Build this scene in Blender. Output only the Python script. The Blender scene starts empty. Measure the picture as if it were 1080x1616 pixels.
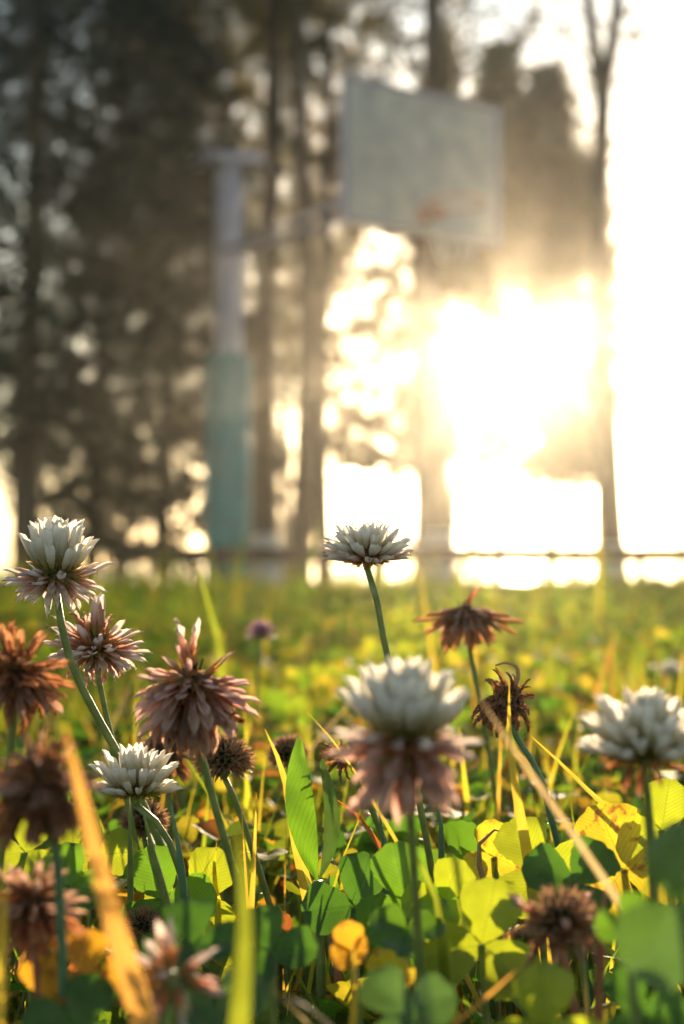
import bpy, math, random
import numpy as np
from mathutils import Vector, Matrix, Quaternion

R = math.radians
C = bpy.context.scene.collection
rng = np.random.default_rng(11)
random.seed(11)

# ------------------------------------------------------------------ camera
CAM_H = 0.17
FPX = 50.0 / 36.0 * 1616.0
PITCH = math.atan(77.0 / FPX)
cam_d = bpy.data.cameras.new('camera')
cam = bpy.data.objects.new('camera', cam_d)
C.objects.link(cam)
cam.location = (0, 0, CAM_H)
cam.rotation_euler = (math.pi / 2 + PITCH, 0, 0)
cam_d.sensor_fit = 'VERTICAL'
cam_d.sensor_height = 36.0
cam_d.sensor_width = 24.0
cam_d.lens = 50.0
cam_d.clip_start = 0.01
cam_d.clip_end = 3000.0
cam_d.dof.use_dof = True
cam_d.dof.focus_distance = 0.322
cam_d.dof.aperture_fstop = 13.0
bpy.context.scene.camera = cam


def P(px, py, d):
    """world point seen at photo pixel (px, py) at depth d along the view axis"""
    x = (px - 540.0) / FPX * d
    yy = (808.0 - py) / FPX * d
    return Vector((x, d * math.cos(PITCH) - yy * math.sin(PITCH), CAM_H + d * math.sin(PITCH) + yy * math.cos(PITCH)))


# ------------------------------------------------------------------ sky, sun, exposure
SUN_EL = R(8.9)
SUN_AZ = R(7.0)          # towards +X from +Y
scn = bpy.context.scene
w = bpy.data.worlds.new('World')
scn.world = w
w.use_nodes = True
nt = w.node_tree
nt.nodes.clear()
sky = nt.nodes.new('ShaderNodeTexSky')
sky.sky_type = 'NISHITA'
sky.sun_disc = False
sky.sun_elevation = SUN_EL
sky.sun_rotation = SUN_AZ
sky.air_density = 1.0
sky.dust_density = 0.2
sky.ozone_density = 1.0
bg = nt.nodes.new('ShaderNodeBackground')
bg.inputs['Strength'].default_value = 0.105
wo = nt.nodes.new('ShaderNodeOutputWorld')
wb = nt.nodes.new('ShaderNodeMix')
wb.data_type = 'RGBA'
wb.blend_type = 'MULTIPLY'
wb.inputs[0].default_value = 1.0
wb.inputs[7].default_value = (1.06, 1.0, 0.90, 1)      # daylight white balance
nt.links.new(sky.outputs[0], wb.inputs[6])
nt.links.new(wb.outputs[2], bg.inputs[0])
nt.links.new(bg.outputs[0], wo.inputs[0])

sun_d = bpy.data.lights.new('sun', 'SUN')
sun_d.energy = 5.0
sun_d.angle = R(0.6)
sun_d.color = (1.0, 0.76, 0.47)
sun = bpy.data.objects.new('sun', sun_d)
C.objects.link(sun)
sdir = Vector((math.sin(SUN_AZ) * math.cos(SUN_EL), math.cos(SUN_AZ) * math.cos(SUN_EL), math.sin(SUN_EL)))
sun.rotation_euler = sdir.to_track_quat('Z', 'Y').to_euler()
sun.location = (5, 20, 10)

scn.view_settings.view_transform = 'Standard'
scn.view_settings.look = 'None'
scn.view_settings.exposure = 1.45
scn.view_settings.gamma = 1.0
scn.view_settings.use_curve_mapping = False
scn.render.engine = 'CYCLES'
cy = scn.cycles
cy.use_denoising = True
try:
    cy.denoiser = 'OPENIMAGEDENOISE'
except Exception:
    pass
cy.max_bounces = 8
cy.diffuse_bounces = 6
cy.glossy_bounces = 2
cy.transmission_bounces = 3
cy.volume_bounces = 0
cy.caustics_reflective = False
cy.caustics_refractive = False
cy.sample_clamp_indirect = 10.0
cy.sample_clamp_direct = 0.0
cy.use_adaptive_sampling = True
cy.adaptive_threshold = 0.02


# ------------------------------------------------------------------ materials
def new_mat(name):
    m = bpy.data.materials.new(name)
    m.use_nodes = True
    t = m.node_tree
    t.nodes.clear()
    out = t.nodes.new('ShaderNodeOutputMaterial')
    return m, t, out


def ramp(t, fac, stops, interp='LINEAR'):
    r = t.nodes.new('ShaderNodeValToRGB')
    cr = r.color_ramp
    cr.interpolation = interp
    while len(cr.elements) < len(stops):
        cr.elements.new(0.5)
    for e, (p, c) in zip(cr.elements, stops):
        e.position = p
        e.color = (c[0], c[1], c[2], 1)
    t.links.new(fac, r.inputs[0])
    return r.outputs[0]


def mixc(t, fac, a, b, mode='MIX'):
    n = t.nodes.new('ShaderNodeMix')
    n.data_type = 'RGBA'
    n.blend_type = mode
    for s, v in ((n.inputs[0], fac), (n.inputs[6], a), (n.inputs[7], b)):
        if isinstance(v, (int, float)):
            s.default_value = v
        elif isinstance(v, (tuple, list)):
            s.default_value = (v[0], v[1], v[2], 1)
        else:
            t.links.new(v, s)
    return n.outputs[2]


def math_n(t, op, a, b=None, c=None):
    n = t.nodes.new('ShaderNodeMath')
    n.operation = op
    for s, v in zip(n.inputs, (a, b, c)):
        if v is None:
            continue
        if isinstance(v, (int, float)):
            s.default_value = v
        else:
            t.links.new(v, s)
    return n.outputs[0]


def thin_shader(t, out, col, trans_col, trans=0.5, rough=0.45, spec=0.3, bump=None):
    """thin leaf or petal: a glossy reflecting side and light let through from behind"""
    p = t.nodes.new('ShaderNodeBsdfPrincipled')
    t.links.new(col, p.inputs['Base Color'])
    p.inputs['Roughness'].default_value = rough
    p.inputs['Specular IOR Level'].default_value = spec
    tr = t.nodes.new('ShaderNodeBsdfTranslucent')
    t.links.new(trans_col, tr.inputs['Color'])
    if bump is not None:
        t.links.new(bump, p.inputs['Normal'])
        t.links.new(bump, tr.inputs['Normal'])
    mx = t.nodes.new('ShaderNodeMixShader')
    mx.inputs[0].default_value = trans
    t.links.new(p.outputs[0], mx.inputs[1])
    t.links.new(tr.outputs[0], mx.inputs[2])
    t.links.new(mx.outputs[0], out.inputs['Surface'])


def noise(t, scale, detail=2.0, coord='Object', dist=0.0):
    tc = t.nodes.new('ShaderNodeTexCoord')
    n = t.nodes.new('ShaderNodeTexNoise')
    n.inputs['Scale'].default_value = scale
    n.inputs['Detail'].default_value = detail
    n.inputs['Distortion'].default_value = dist
    t.links.new(tc.outputs[coord], n.inputs['Vector'])
    return n.outputs[0]


def rand_island(t):
    g = t.nodes.new('ShaderNodeNewGeometry')
    return g.outputs['Random Per Island']


def rand_object(t):
    g = t.nodes.new('ShaderNodeObjectInfo')
    return g.outputs['Random']


def leaf_material(name, stops, tstops, per='island', trans=0.55, veins=True, nscale=90.0, rough=0.42):
    m, t, out = new_mat(name)
    r = rand_island(t) if per == 'island' else rand_object(t)
    base = ramp(t, r, stops)
    tcol = ramp(t, r, tstops)
    n = noise(t, nscale, 3.0, 'Object')
    base = mixc(t, math_n(t, 'MULTIPLY', n, 0.55), base, (0.30, 0.22, 0.03), 'MIX') if per == 'island' else base
    var = ramp(t, n, [(0.3, (0.72, 0.72, 0.72)), (0.7, (1.25, 1.25, 1.25))])
    base = mixc(t, 1.0, base, var, 'MULTIPLY')
    tcol = mixc(t, 1.0, tcol, var, 'MULTIPLY')
    bump = None
    if veins:
        uv = t.nodes.new('ShaderNodeUVMap')
        sp = t.nodes.new('ShaderNodeSeparateXYZ')
        t.links.new(uv.outputs[0], sp.inputs[0])
        av = math_n(t, 'ABSOLUTE', math_n(t, 'SUBTRACT', sp.outputs[0], 0.5))
        k = math_n(t, 'ADD', math_n(t, 'MULTIPLY', av, -0.9), sp.outputs[1])
        s = math_n(t, 'SINE', math_n(t, 'MULTIPLY', k, 75.0))
        line = math_n(t, 'POWER', math_n(t, 'MAXIMUM', s, 0.0), 4.0)
        mid = math_n(t, 'LESS_THAN', av, 0.012)
        v = math_n(t, 'MAXIMUM', line, mid)
        tcol = mixc(t, math_n(t, 'MULTIPLY', v, 0.35), tcol, (0.09, 0.20, 0.02))
        base = mixc(t, math_n(t, 'MULTIPLY', v, 0.3), base, (0.16, 0.26, 0.07))
        b = t.nodes.new('ShaderNodeBump')
        b.inputs['Strength'].default_value = 0.25
        b.inputs['Distance'].default_value = 0.0004
        t.links.new(v, b.inputs['Height'])
        bump = b.outputs[0]
    thin_shader(t, out, base, tcol, trans, rough + 0.16, 0.14, bump)
    return m


GREEN_B = [(0.0, (0.035, 0.085, 0.022)), (0.30, (0.05, 0.12, 0.025)), (0.52, (0.09, 0.16, 0.03)), (0.74, (0.20, 0.20, 0.035)),
           (0.91, (0.34, 0.20, 0.035)), (1.0, (0.24, 0.07, 0.03))]
GREEN_T = [(0.0, (0.08, 0.25, 0.02)), (0.30, (0.16, 0.36, 0.02)), (0.52, (0.38, 0.48, 0.02)), (0.74, (0.66, 0.52, 0.03)),
           (0.91, (0.78, 0.40, 0.03)), (1.0, (0.58, 0.16, 0.04))]
M = {}
M['cover'] = leaf_material('clover_leaf_cover', GREEN_B, GREEN_T, 'island', 0.5, True, 60.0)
M['blade'] = leaf_material('grass_blade_cover',
    [(0.0, (0.05, 0.11, 0.025)), (0.4, (0.10, 0.16, 0.03)), (0.7, (0.22, 0.22, 0.04)), (0.9, (0.38, 0.24, 0.06)), (1.0, (0.28, 0.11, 0.05))],
    [(0.0, (0.20, 0.42, 0.02)), (0.4, (0.50, 0.56, 0.03)), (0.7, (0.80, 0.64, 0.04)), (0.9, (0.88, 0.52, 0.07)), (1.0, (0.66, 0.25, 0.06))],
    'island', 0.70, False, 25.0)


M['dry'] = leaf_material('dry_grass', [(0.0, (0.14, 0.07, 0.03)), (0.5, (0.32, 0.20, 0.08)), (1.0, (0.45, 0.32, 0.14))], [(0.0, (0.4, 0.14, 0.05)), (0.5, (0.75, 0.42, 0.12)), (1.0, (0.85, 0.62, 0.28))], 'island', 0.5, False, 60.0)
M['meadow_leaf'] = leaf_material('meadow_leaf', [(0.0, (0.035, 0.09, 0.02)), (0.5, (0.06, 0.14, 0.025)), (0.85, (0.13, 0.19, 0.03)), (1.0, (0.26, 0.22, 0.04))],
    [(0.0, (0.12, 0.30, 0.02)), (0.4, (0.32, 0.50, 0.02)), (0.75, (0.66, 0.62, 0.03)), (1.0, (0.85, 0.55, 0.04))], 'island', 0.6, False, 3.0)
M['meadow_blade'] = leaf_material('meadow_blade', [(0.0, (0.05, 0.12, 0.02)), (0.5, (0.10, 0.18, 0.03)), (0.85, (0.20, 0.23, 0.04)), (1.0, (0.36, 0.26, 0.07))],
    [(0.0, (0.24, 0.46, 0.02)), (0.4, (0.52, 0.60, 0.03)), (0.75, (0.84, 0.70, 0.04)), (1.0, (0.92, 0.56, 0.08))], 'island', 0.7, False, 3.0)


def solid_leaf(name, b, tr, trans=0.5, rough=0.42, spots=None, veins=True):
    m, t, out = new_mat(name)
    n = noise(t, 140.0, 4.0)
    var = ramp(t, n, [(0.3, (0.75, 0.75, 0.75)), (0.7, (1.2, 1.2, 1.2))])
    base = mixc(t, 1.0, b, var, 'MULTIPLY')
    tcol = mixc(t, 1.0, tr, var, 'MULTIPLY')
    if spots:
        n2 = noise(t, 420.0, 3.0)
        f = ramp(t, n2, [(0.56, (0, 0, 0)), (0.66, (1, 1, 1))])
        fb = t.nodes.new('ShaderNodeRGBToBW')
        t.links.new(f, fb.inputs[0])
        base = mixc(t, fb.outputs[0], base, spots)
        tcol = mixc(t, fb.outputs[0], tcol, spots)
    if veins:
        uv = t.nodes.new('ShaderNodeUVMap')
        sp = t.nodes.new('ShaderNodeSeparateXYZ')
        t.links.new(uv.outputs[0], sp.inputs[0])
        av = math_n(t, 'ABSOLUTE', math_n(t, 'SUBTRACT', sp.outputs[0], 0.5))
        if veins == 'grass':
            s = math_n(t, 'SINE', math_n(t, 'MULTIPLY', sp.outputs[0], 60.0))
        else:
            k = math_n(t, 'ADD', math_n(t, 'MULTIPLY', av, -0.9), sp.outputs[1])
            s = math_n(t, 'SINE', math_n(t, 'MULTIPLY', k, 85.0))
        line = math_n(t, 'POWER', math_n(t, 'MAXIMUM', s, 0.0), 4.0)
        mid = math_n(t, 'LESS_THAN', av, 0.012)
        v = math_n(t, 'MAXIMUM', line, mid)
        dk = tuple(x * 0.62 for x in tr)
        tcol = mixc(t, math_n(t, 'MULTIPLY', v, 0.7), tcol, dk)
    thin_shader(t, out, base, tcol, trans, rough, 0.4)
    return m


M['leaf_green'] = solid_leaf('leaf_green', (0.05, 0.12, 0.025), (0.20, 0.42, 0.02))
M['leaf_dark'] = solid_leaf('leaf_dark', (0.045, 0.10, 0.022), (0.12, 0.30, 0.02), 0.45)
M['leaf_blue'] = solid_leaf('leaf_blue_green', (0.07, 0.13, 0.045), (0.14, 0.28, 0.04), 0.4, 0.35)
M['leaf_lime'] = solid_leaf('leaf_lime', (0.12, 0.20, 0.03), (0.50, 0.58, 0.02), 0.55)
M['leaf_yellow'] = solid_leaf('leaf_yellow', (0.26, 0.22, 0.03), (0.85, 0.66, 0.03), 0.6, 0.42, (0.35, 0.14, 0.03))
M['leaf_orange'] = solid_leaf('leaf_orange', (0.36, 0.19, 0.03), (0.88, 0.46, 0.03), 0.6, 0.42, (0.32, 0.10, 0.03))
M['blade_yellow'] = solid_leaf('blade_yellow', (0.34, 0.24, 0.05), (0.85, 0.60, 0.06), 0.55, 0.45, None, 'grass')
M['blade_orange'] = solid_leaf('blade_orange', (0.42, 0.22, 0.07), (0.90, 0.46, 0.10), 0.55, 0.45, None, 'grass')
M['blade_green'] = solid_leaf('blade_green', (0.10, 0.16, 0.03), (0.38, 0.44, 0.03), 0.5, 0.45, None, 'grass')
M['blade_tan'] = solid_leaf('blade_tan', (0.45, 0.33, 0.16), (0.85, 0.60, 0.30), 0.5, 0.5, None, 'grass')
M['blade_red'] = solid_leaf('blade_red', (0.28, 0.08, 0.03), (0.62, 0.17, 0.04), 0.45, 0.4, None, 'grass')


def petal_mat(name, tip, base, ttip, tbase, trans=0.70, rough=0.5, vary=0.25):
    m, t, out = new_mat(name)
    uv = t.nodes.new('ShaderNodeUVMap')
    sp = t.nodes.new('ShaderNodeSeparateXYZ')
    t.links.new(uv.outputs[0], sp.inputs[0])
    r = rand_object(t)
    f = math_n(t, 'ADD', sp.outputs[1], math_n(t, 'MULTIPLY', math_n(t, 'SUBTRACT', r, 0.5), 0.5))
    c = ramp(t, f, [(0.15, base), (0.62, tip)])
    tc = ramp(t, f, [(0.15, tbase), (0.62, ttip)])
    n = noise(t, 900.0, 3.0)
    s = math_n(t, 'SINE', math_n(t, 'MULTIPLY', sp.outputs[0], 42.0))
    k = math_n(t, 'ADD', math_n(t, 'MULTIPLY', n, 0.5), math_n(t, 'MULTIPLY', s, 0.08))
    k = math_n(t, 'ADD', k, math_n(t, 'MULTIPLY', r, vary))
    var = ramp(t, k, [(0.1, (0.86, 0.84, 0.82)), (0.6, (1.05, 1.05, 1.05))])
    c = mixc(t, 1.0, c, var, 'MULTIPLY')
    tc = mixc(t, 1.0, tc, var, 'MULTIPLY')
    thin_shader(t, out, c, tc, trans, rough, 0.3)
    return m


M['p_white'] = petal_mat('petal_white', (0.88, 0.85, 0.79), (0.70, 0.66, 0.48), (0.95, 0.91, 0.82), (0.80, 0.72, 0.42))
M['p_blush'] = petal_mat('petal_blush', (0.80, 0.74, 0.72), (0.72, 0.42, 0.36), (0.85, 0.72, 0.66), (0.78, 0.38, 0.28))
M['p_pink'] = petal_mat('petal_pink', (0.72, 0.56, 0.53), (0.48, 0.27, 0.23), (0.80, 0.52, 0.44), (0.58, 0.24, 0.16))
M['p_mauve'] = petal_mat('petal_mauve', (0.55, 0.30, 0.42), (0.22, 0.12, 0.26), (0.62, 0.36, 0.48), (0.26, 0.12, 0.30))
M['p_dusty'] = petal_mat('petal_dusty', (0.48, 0.34, 0.30), (0.24, 0.15, 0.11), (0.66, 0.40, 0.28), (0.36, 0.17, 0.10))
M['p_brown'] = petal_mat('petal_brown', (0.24, 0.13, 0.08), (0.12, 0.06, 0.035), (0.60, 0.26, 0.09), (0.32, 0.12, 0.05), 0.4)
M['p_rust'] = petal_mat('petal_rust', (0.46, 0.22, 0.12), (0.24, 0.10, 0.06), (0.82, 0.36, 0.15), (0.46, 0.16, 0.07), 0.5)
M['calyx_green'] = petal_mat('calyx_green', (0.34, 0.26, 0.10), (0.14, 0.22, 0.06), (0.62, 0.46, 0.10), (0.24, 0.34, 0.05), 0.35)
M['calyx_tan'] = petal_mat('calyx_tan', (0.40, 0.18, 0.08), (0.22, 0.17, 0.07), (0.80, 0.36, 0.10), (0.40, 0.28, 0.08), 0.4)
M['calyx_brown'] = petal_mat('calyx_brown', (0.26, 0.12, 0.06), (0.12, 0.07, 0.035), (0.70, 0.30, 0.10), (0.26, 0.11, 0.05), 0.4)
M['calyx_dark'] = petal_mat('calyx_dark', (0.30, 0.18, 0.12), (0.04, 0.07, 0.035), (0.65, 0.36, 0.18), (0.06, 0.10, 0.03), 0.3)


def simple_mat(name, stops, scale, rough=0.6, bump=0.0, bscale=None, spec=0.4, metallic=0.0, coord='Object', dist=0.0):
    m, t, out = new_mat(name)
    n = noise(t, scale, 5.0, coord, dist)
    col = ramp(t, n, stops)
    p = t.nodes.new('ShaderNodeBsdfPrincipled')
    t.links.new(col, p.inputs['Base Color'])
    p.inputs['Roughness'].default_value = rough
    p.inputs['Specular IOR Level'].default_value = spec
    p.inputs['Metallic'].default_value = metallic
    if bump:
        b = t.nodes.new('ShaderNodeBump')
        b.inputs['Strength'].default_value = bump
        b.inputs['Distance'].default_value = 0.02 if scale < 30 else 0.0005
        n2 = noise(t, bscale or scale, 6.0, coord, dist)
        t.links.new(n2, b.inputs['Height'])
        t.links.new(b.outputs[0], p.inputs['Normal'])
    t.links.new(p.outputs[0], out.inputs['Surface'])
    return m


M['stem'] = simple_mat('stem_green', [(0.3, (0.11, 0.16, 0.045)), (0.7, (0.20, 0.25, 0.08))], 300, 0.4, 0.3, 900)
M['stem_blue'] = simple_mat('stem_blue_green', [(0.3, (0.06, 0.14, 0.08)), (0.7, (0.11, 0.22, 0.12))], 300, 0.4, 0.3, 900)
M['stem_red'] = simple_mat('stem_red', [(0.3, (0.30, 0.10, 0.07)), (0.7, (0.42, 0.18, 0.10))], 300, 0.45, 0.3, 900)
M['stem_tan'] = simple_mat('stem_tan', [(0.3, (0.30, 0.18, 0.09)), (0.7, (0.45, 0.28, 0.14))], 300, 0.5, 0.3, 900)
M['soil'] = simple_mat('soil', [(0.3, (0.035, 0.028, 0.018)), (0.55, (0.05, 0.06, 0.022)), (0.75, (0.09, 0.085, 0.03))], 6.0, 0.95, 0.8, 20)
M['bark'] = simple_mat('bark', [(0.3, (0.05, 0.038, 0.028)), (0.6, (0.11, 0.085, 0.06)), (0.8, (0.17, 0.13, 0.10))], 9.0, 0.9, 0.9, 16, 0.2, 0, 'Object', 1.5)
M['whitewash'] = simple_mat('whitewash', [(0.3, (0.42, 0.40, 0.40)), (0.6, (0.66, 0.64, 0.64))], 7.0, 0.9, 0.5, 20, 0.2)
M['teal'] = simple_mat('teal_paint', [(0.35, (0.0, 0.14, 0.16)), (0.65, (0.0, 0.23, 0.24))], 5.0, 0.42, 0.15, 12, 0.5)
M['grey_metal'] = simple_mat('grey_paint', [(0.35, (0.34, 0.33, 0.42)), (0.7, (0.46, 0.45, 0.55))], 4.0, 0.45, 0.1, 12, 0.5)
M['rail'] = simple_mat('rail_wood', [(0.3, (0.04, 0.022, 0.015)), (0.7, (0.09, 0.05, 0.035))], 6.0, 0.75, 0.4, 30)
M['orange_metal'] = simple_mat('rim_paint', [(0.3, (0.60, 0.14, 0.03)), (0.7, (0.72, 0.22, 0.05))], 10.0, 0.5, 0.1, 30)
M['net'] = simple_mat('net_cord', [(0.3, (0.6, 0.58, 0.55)), (0.7, (0.75, 0.73, 0.70))], 60.0, 0.8)

# frosted scratched board
m, t, out = new_mat('board_panel')
n = noise(t, 5.5, 6.0)
col = ramp(t, n, [(0.34, (0.66, 0.67, 0.70)), (0.5, (0.80, 0.80, 0.79)), (0.66, (0.90, 0.90, 0.88))])
p = t.nodes.new('ShaderNodeBsdfPrincipled')
t.links.new(col, p.inputs['Base Color'])
p.inputs['Roughness'].default_value = 0.35
tr = t.nodes.new('ShaderNodeBsdfTranslucent')
t.links.new(col, tr.inputs[0])
mx = t.nodes.new('ShaderNodeMixShader')
mx.inputs[0].default_value = 0.72
t.links.new(p.outputs[0], mx.inputs[1]); t.links.new(tr.outputs[0], mx.inputs[2])
t.links.new(mx.outputs[0], out.inputs[0])
M['board'] = m
M['line_paint'] = simple_mat('board_line', [(0.3, (0.45, 0.10, 0.06)), (0.7, (0.55, 0.16, 0.10))], 10.0, 0.5)

# water
m, t, out = new_mat('lake_water')
p = t.nodes.new('ShaderNodeBsdfPrincipled')
p.inputs['Base Color'].default_value = (0.03, 0.05, 0.06, 1)
p.inputs['Roughness'].default_value = 0.12
p.inputs['Specular IOR Level'].default_value = 0.6
b = t.nodes.new('ShaderNodeBump')
b.inputs['Strength'].default_value = 0.35
b.inputs['Distance'].default_value = 0.05
t.links.new(noise(t, 2.2, 4.0), b.inputs['Height'])
t.links.new(b.outputs[0], p.inputs['Normal'])
t.links.new(p.outputs[0], out.inputs[0])
M['water'] = m


def tree_leaf_mat(name, b0, b1, t0, t1):
    m, t, out = new_mat(name)
    r = rand_island(t)
    c = ramp(t, r, [(0.0, b0), (1.0, b1)])
    tc = ramp(t, r, [(0.0, t0), (1.0, t1)])
    thin_shader(t, out, c, tc, 0.45, 0.5, 0.3)
    return m


M['tleaf_dark'] = tree_leaf_mat('tree_leaf_dark', (0.012, 0.025, 0.020), (0.028, 0.046, 0.030), (0.012, 0.025, 0.014), (0.04, 0.06, 0.025))
M['tleaf_mid'] = tree_leaf_mat('tree_leaf_mid', (0.04, 0.055, 0.02), (0.10, 0.11, 0.035), (0.08, 0.09, 0.02), (0.24, 0.20, 0.04))
M['tleaf_warm'] = tree_leaf_mat('tree_leaf_warm', (0.07, 0.06, 0.02), (0.14, 0.11, 0.04), (0.16, 0.11, 0.03), (0.34, 0.22, 0.06))


# ------------------------------------------------------------------ mesh helpers
class MB:
    def __init__(s):
        s.v = []
        s.f = []
        s.uv = []

    def add(s, verts, faces, uvs=None):
        o = len(s.v)
        s.v += [tuple(x) for x in verts]
        for f in faces:
            s.f.append(tuple(i + o for i in f))
            s.uv += [uvs[i] if uvs else (0.5, 0.5) for i in f]

    def tube(s, pts, rad, n=8, cap=True):
        pts = [Vector(p) for p in pts]
        if not hasattr(rad, '__len__'):
            rad = [rad] * len(pts)
        verts, faces, uvs = [], [], []
        ref = Vector((0.3, 1, 0.1)).normalized()
        prev = None
        for i, p in enumerate(pts):
            d = (pts[min(i + 1, len(pts) - 1)] - pts[max(i - 1, 0)]).normalized()
            if prev is None:
                a = d.cross(ref)
                if a.length < 1e-3:
                    a = d.cross(Vector((1, 0, 0)))
                a.normalize()
            else:
                a = (prev - d * prev.dot(d)).normalized()
            prev = a
            bb = d.cross(a)
            for k in range(n):
                an = 2 * math.pi * k / n
                verts.append(p + (a * math.cos(an) + bb * math.sin(an)) * rad[i])
                uvs.append((k / n, i / (len(pts) - 1)))
        for i in range(len(pts) - 1):
            for k in range(n):
                k2 = (k + 1) % n
                faces.append((i * n + k, i * n + k2, (i + 1) * n + k2, (i + 1) * n + k))
        if cap:
            faces.append(tuple(range(n - 1, -1, -1)))
            faces.append(tuple((len(pts) - 1) * n + k for k in range(n)))
        s.add(verts, faces, uvs)

    def box(s, c, size, mat3=None):
        c = Vector(c)
        hx, hy, hz = [q / 2 for q in size]
        vs = []
        for z in (-hz, hz):
            for y in (-hy, hy):
                for x in (-hx, hx):
                    q = Vector((x, y, z))
                    if mat3 is not None:
                        q = mat3 @ q
                    vs.append(c + q)
        s.add(vs, [(0, 2, 3, 1), (4, 5, 7, 6), (0, 1, 5, 4), (2, 6, 7, 3), (0, 4, 6, 2), (1, 3, 7, 5)])

    def data(s, name, mat, smooth=True):
        me = bpy.data.meshes.new(name)
        me.from_pydata(s.v, [], s.f)
        uvl = me.uv_layers.new(name='UVMap')
        uvl.data.foreach_set('uv', np.array(s.uv, dtype=np.float32).ravel())
        me.materials.append(mat)
        if smooth:
            me.polygons.foreach_set('use_smooth', [True] * len(me.polygons))
        me.update()
        return me

    def build(s, name, mat, parent=None, smooth=True):
        o = bpy.data.objects.new(name, s.data(name, mat, smooth))
        C.objects.link(o)
        if parent is not None:
            o.parent = parent
            o.matrix_parent_inverse = Matrix.Identity(4)
        return o


def tag(o, label=None, cat=None, group=None, kind=None):
    if label: o['label'] = label
    if cat: o['category'] = cat
    if group: o['group'] = group
    if kind: o['kind'] = kind
    return o


def empty(name, loc, label, cat, group=None):
    o = bpy.data.objects.new(name, None)
    o.empty_display_size = 0.02
    o.location = loc
    C.objects.link(o)
    return tag(o, label, cat, group)


def np_mesh(name, V, F, UV, mat, smooth=True):
    """V (n,3), F (m,k) all faces of k corners, UV (n,2) per vertex"""
    me = bpy.data.meshes.new(name)
    k = F.shape[1]
    me.vertices.add(len(V))
    me.vertices.foreach_set('co', V.astype(np.float32).ravel())
    me.loops.add(F.size)
    me.loops.foreach_set('vertex_index', F.astype(np.int32).ravel())
    me.polygons.add(len(F))
    me.polygons.foreach_set('loop_start', np.arange(0, F.size, k, dtype=np.int32))
    me.polygons.foreach_set('loop_total', np.full(len(F), k, dtype=np.int32))
    if UV is not None:
        uvl = me.uv_layers.new(name='UVMap')
        uvl.data.foreach_set('uv', UV[F.ravel()].astype(np.float32).ravel())
    me.materials.append(mat)
    me.update(calc_edges=True)
    if smooth:
        me.polygons.foreach_set('use_smooth', np.ones(len(F), dtype=bool))
    me.validate()
    o = bpy.data.objects.new(name, me)
    C.objects.link(o)
    return o


def spread(T, F, UV, mats, locs):
    """copies of a template (verts T, faces F) by 3x3 matrices and offsets"""
    k, n = len(mats), len(T)
    V = np.einsum('kij,nj->kni', mats, T) + locs[:, None, :]
    FF = (F[None, :, :] + (np.arange(k) * n)[:, None, None]).reshape(-1, F.shape[1])
    return V.reshape(-1, 3), FF, np.tile(UV, (k, 1))


def join(parts):
    Vs, Fs, Us = [], [], []
    o = 0
    for V, F, U in parts:
        Vs.append(V); Fs.append(F + o); Us.append(U)
        o += len(V)
    return np.concatenate(Vs), np.concatenate(Fs), np.concatenate(Us)


def smooth_path(pts, n=10):
    """even, smooth curve through the points (chord length Hermite)"""
    pts = [Vector(p) for p in pts]
    if len(pts) < 3:
        return [pts[0].lerp(pts[-1], i / n) for i in range(n + 1)]
    T = [0.0]
    for a, b in zip(pts, pts[1:]):
        T.append(T[-1] + max(1e-6, (b - a).length))
    m = []
    for i in range(len(pts)):
        a, b = max(0, i - 1), min(len(pts) - 1, i + 1)
        if a == i or b == i:
            m.append((pts[b] - pts[a]) / (T[b] - T[a]))
        else:
            h0, h1 = T[i] - T[a], T[b] - T[i]
            m.append(((pts[i] - pts[a]) / h0 * h1 + (pts[b] - pts[i]) / h1 * h0) / (h0 + h1))
    out = []
    for k in range(n + 1):
        tt = T[-1] * k / n
        i = 0
        while i < len(pts) - 2 and tt > T[i + 1]:
            i += 1
        h = T[i + 1] - T[i]
        u = (tt - T[i]) / h
        out.append(pts[i] * (2 * u ** 3 - 3 * u * u + 1) + m[i] * h * (u ** 3 - 2 * u * u + u) + pts[i + 1] * (-2 * u ** 3 + 3 * u * u) + m[i + 1] * h * (u ** 3 - u * u))
    return out


# ------------------------------------------------------------------ terrain and water
def ground_z(x, y):
    z = 0.012 * math.sin(x * 5.1 + 1.0) * math.sin(y * 4.3) + 0.02 * math.sin(x * 1.1 + y * 0.9)
    z *= min(1.0, max(0.0, (y - 0.2) / 1.0))
    if y > 6.5:
        z -= 0.013 * min(y - 6.5, 12.5)
    if y > 19.0:
        z -= min(1.6, (y - 19.0) * 0.16)
    return z


ys = [-30, -20, -6, -2, -0.5] + [i * 0.1 for i in range(0, 40)] + [4 + i * 0.5 for i in range(0, 60)] + [36, 50, 80, 120, 180, 240]
xs = [-140, -100, -60, -20, -10] + [i * 0.25 for i in range(-24, 25)] + [10, 20, 60, 100, 140]
V = np.array([(x, y, ground_z(x, y)) for y in ys for x in xs])
nx = len(xs)
F = np.array([(j * nx + i, j * nx + i + 1, (j + 1) * nx + i + 1, (j + 1) * nx + i) for j in range(len(ys) - 1) for i in range(nx - 1)])
tag(np_mesh('ground', V, F, np.zeros((len(V), 2)), M['soil']), kind='structure')
V = np.array([(-139, 20.5, -0.34), (139, 20.5, -0.34), (139, 239, -0.34), (-139, 239, -0.34)], dtype=float)
tag(np_mesh('lake_water', V, np.array([(0, 1, 2, 3)]), np.zeros((4, 2)), M['water'], False), kind='structure')


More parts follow.
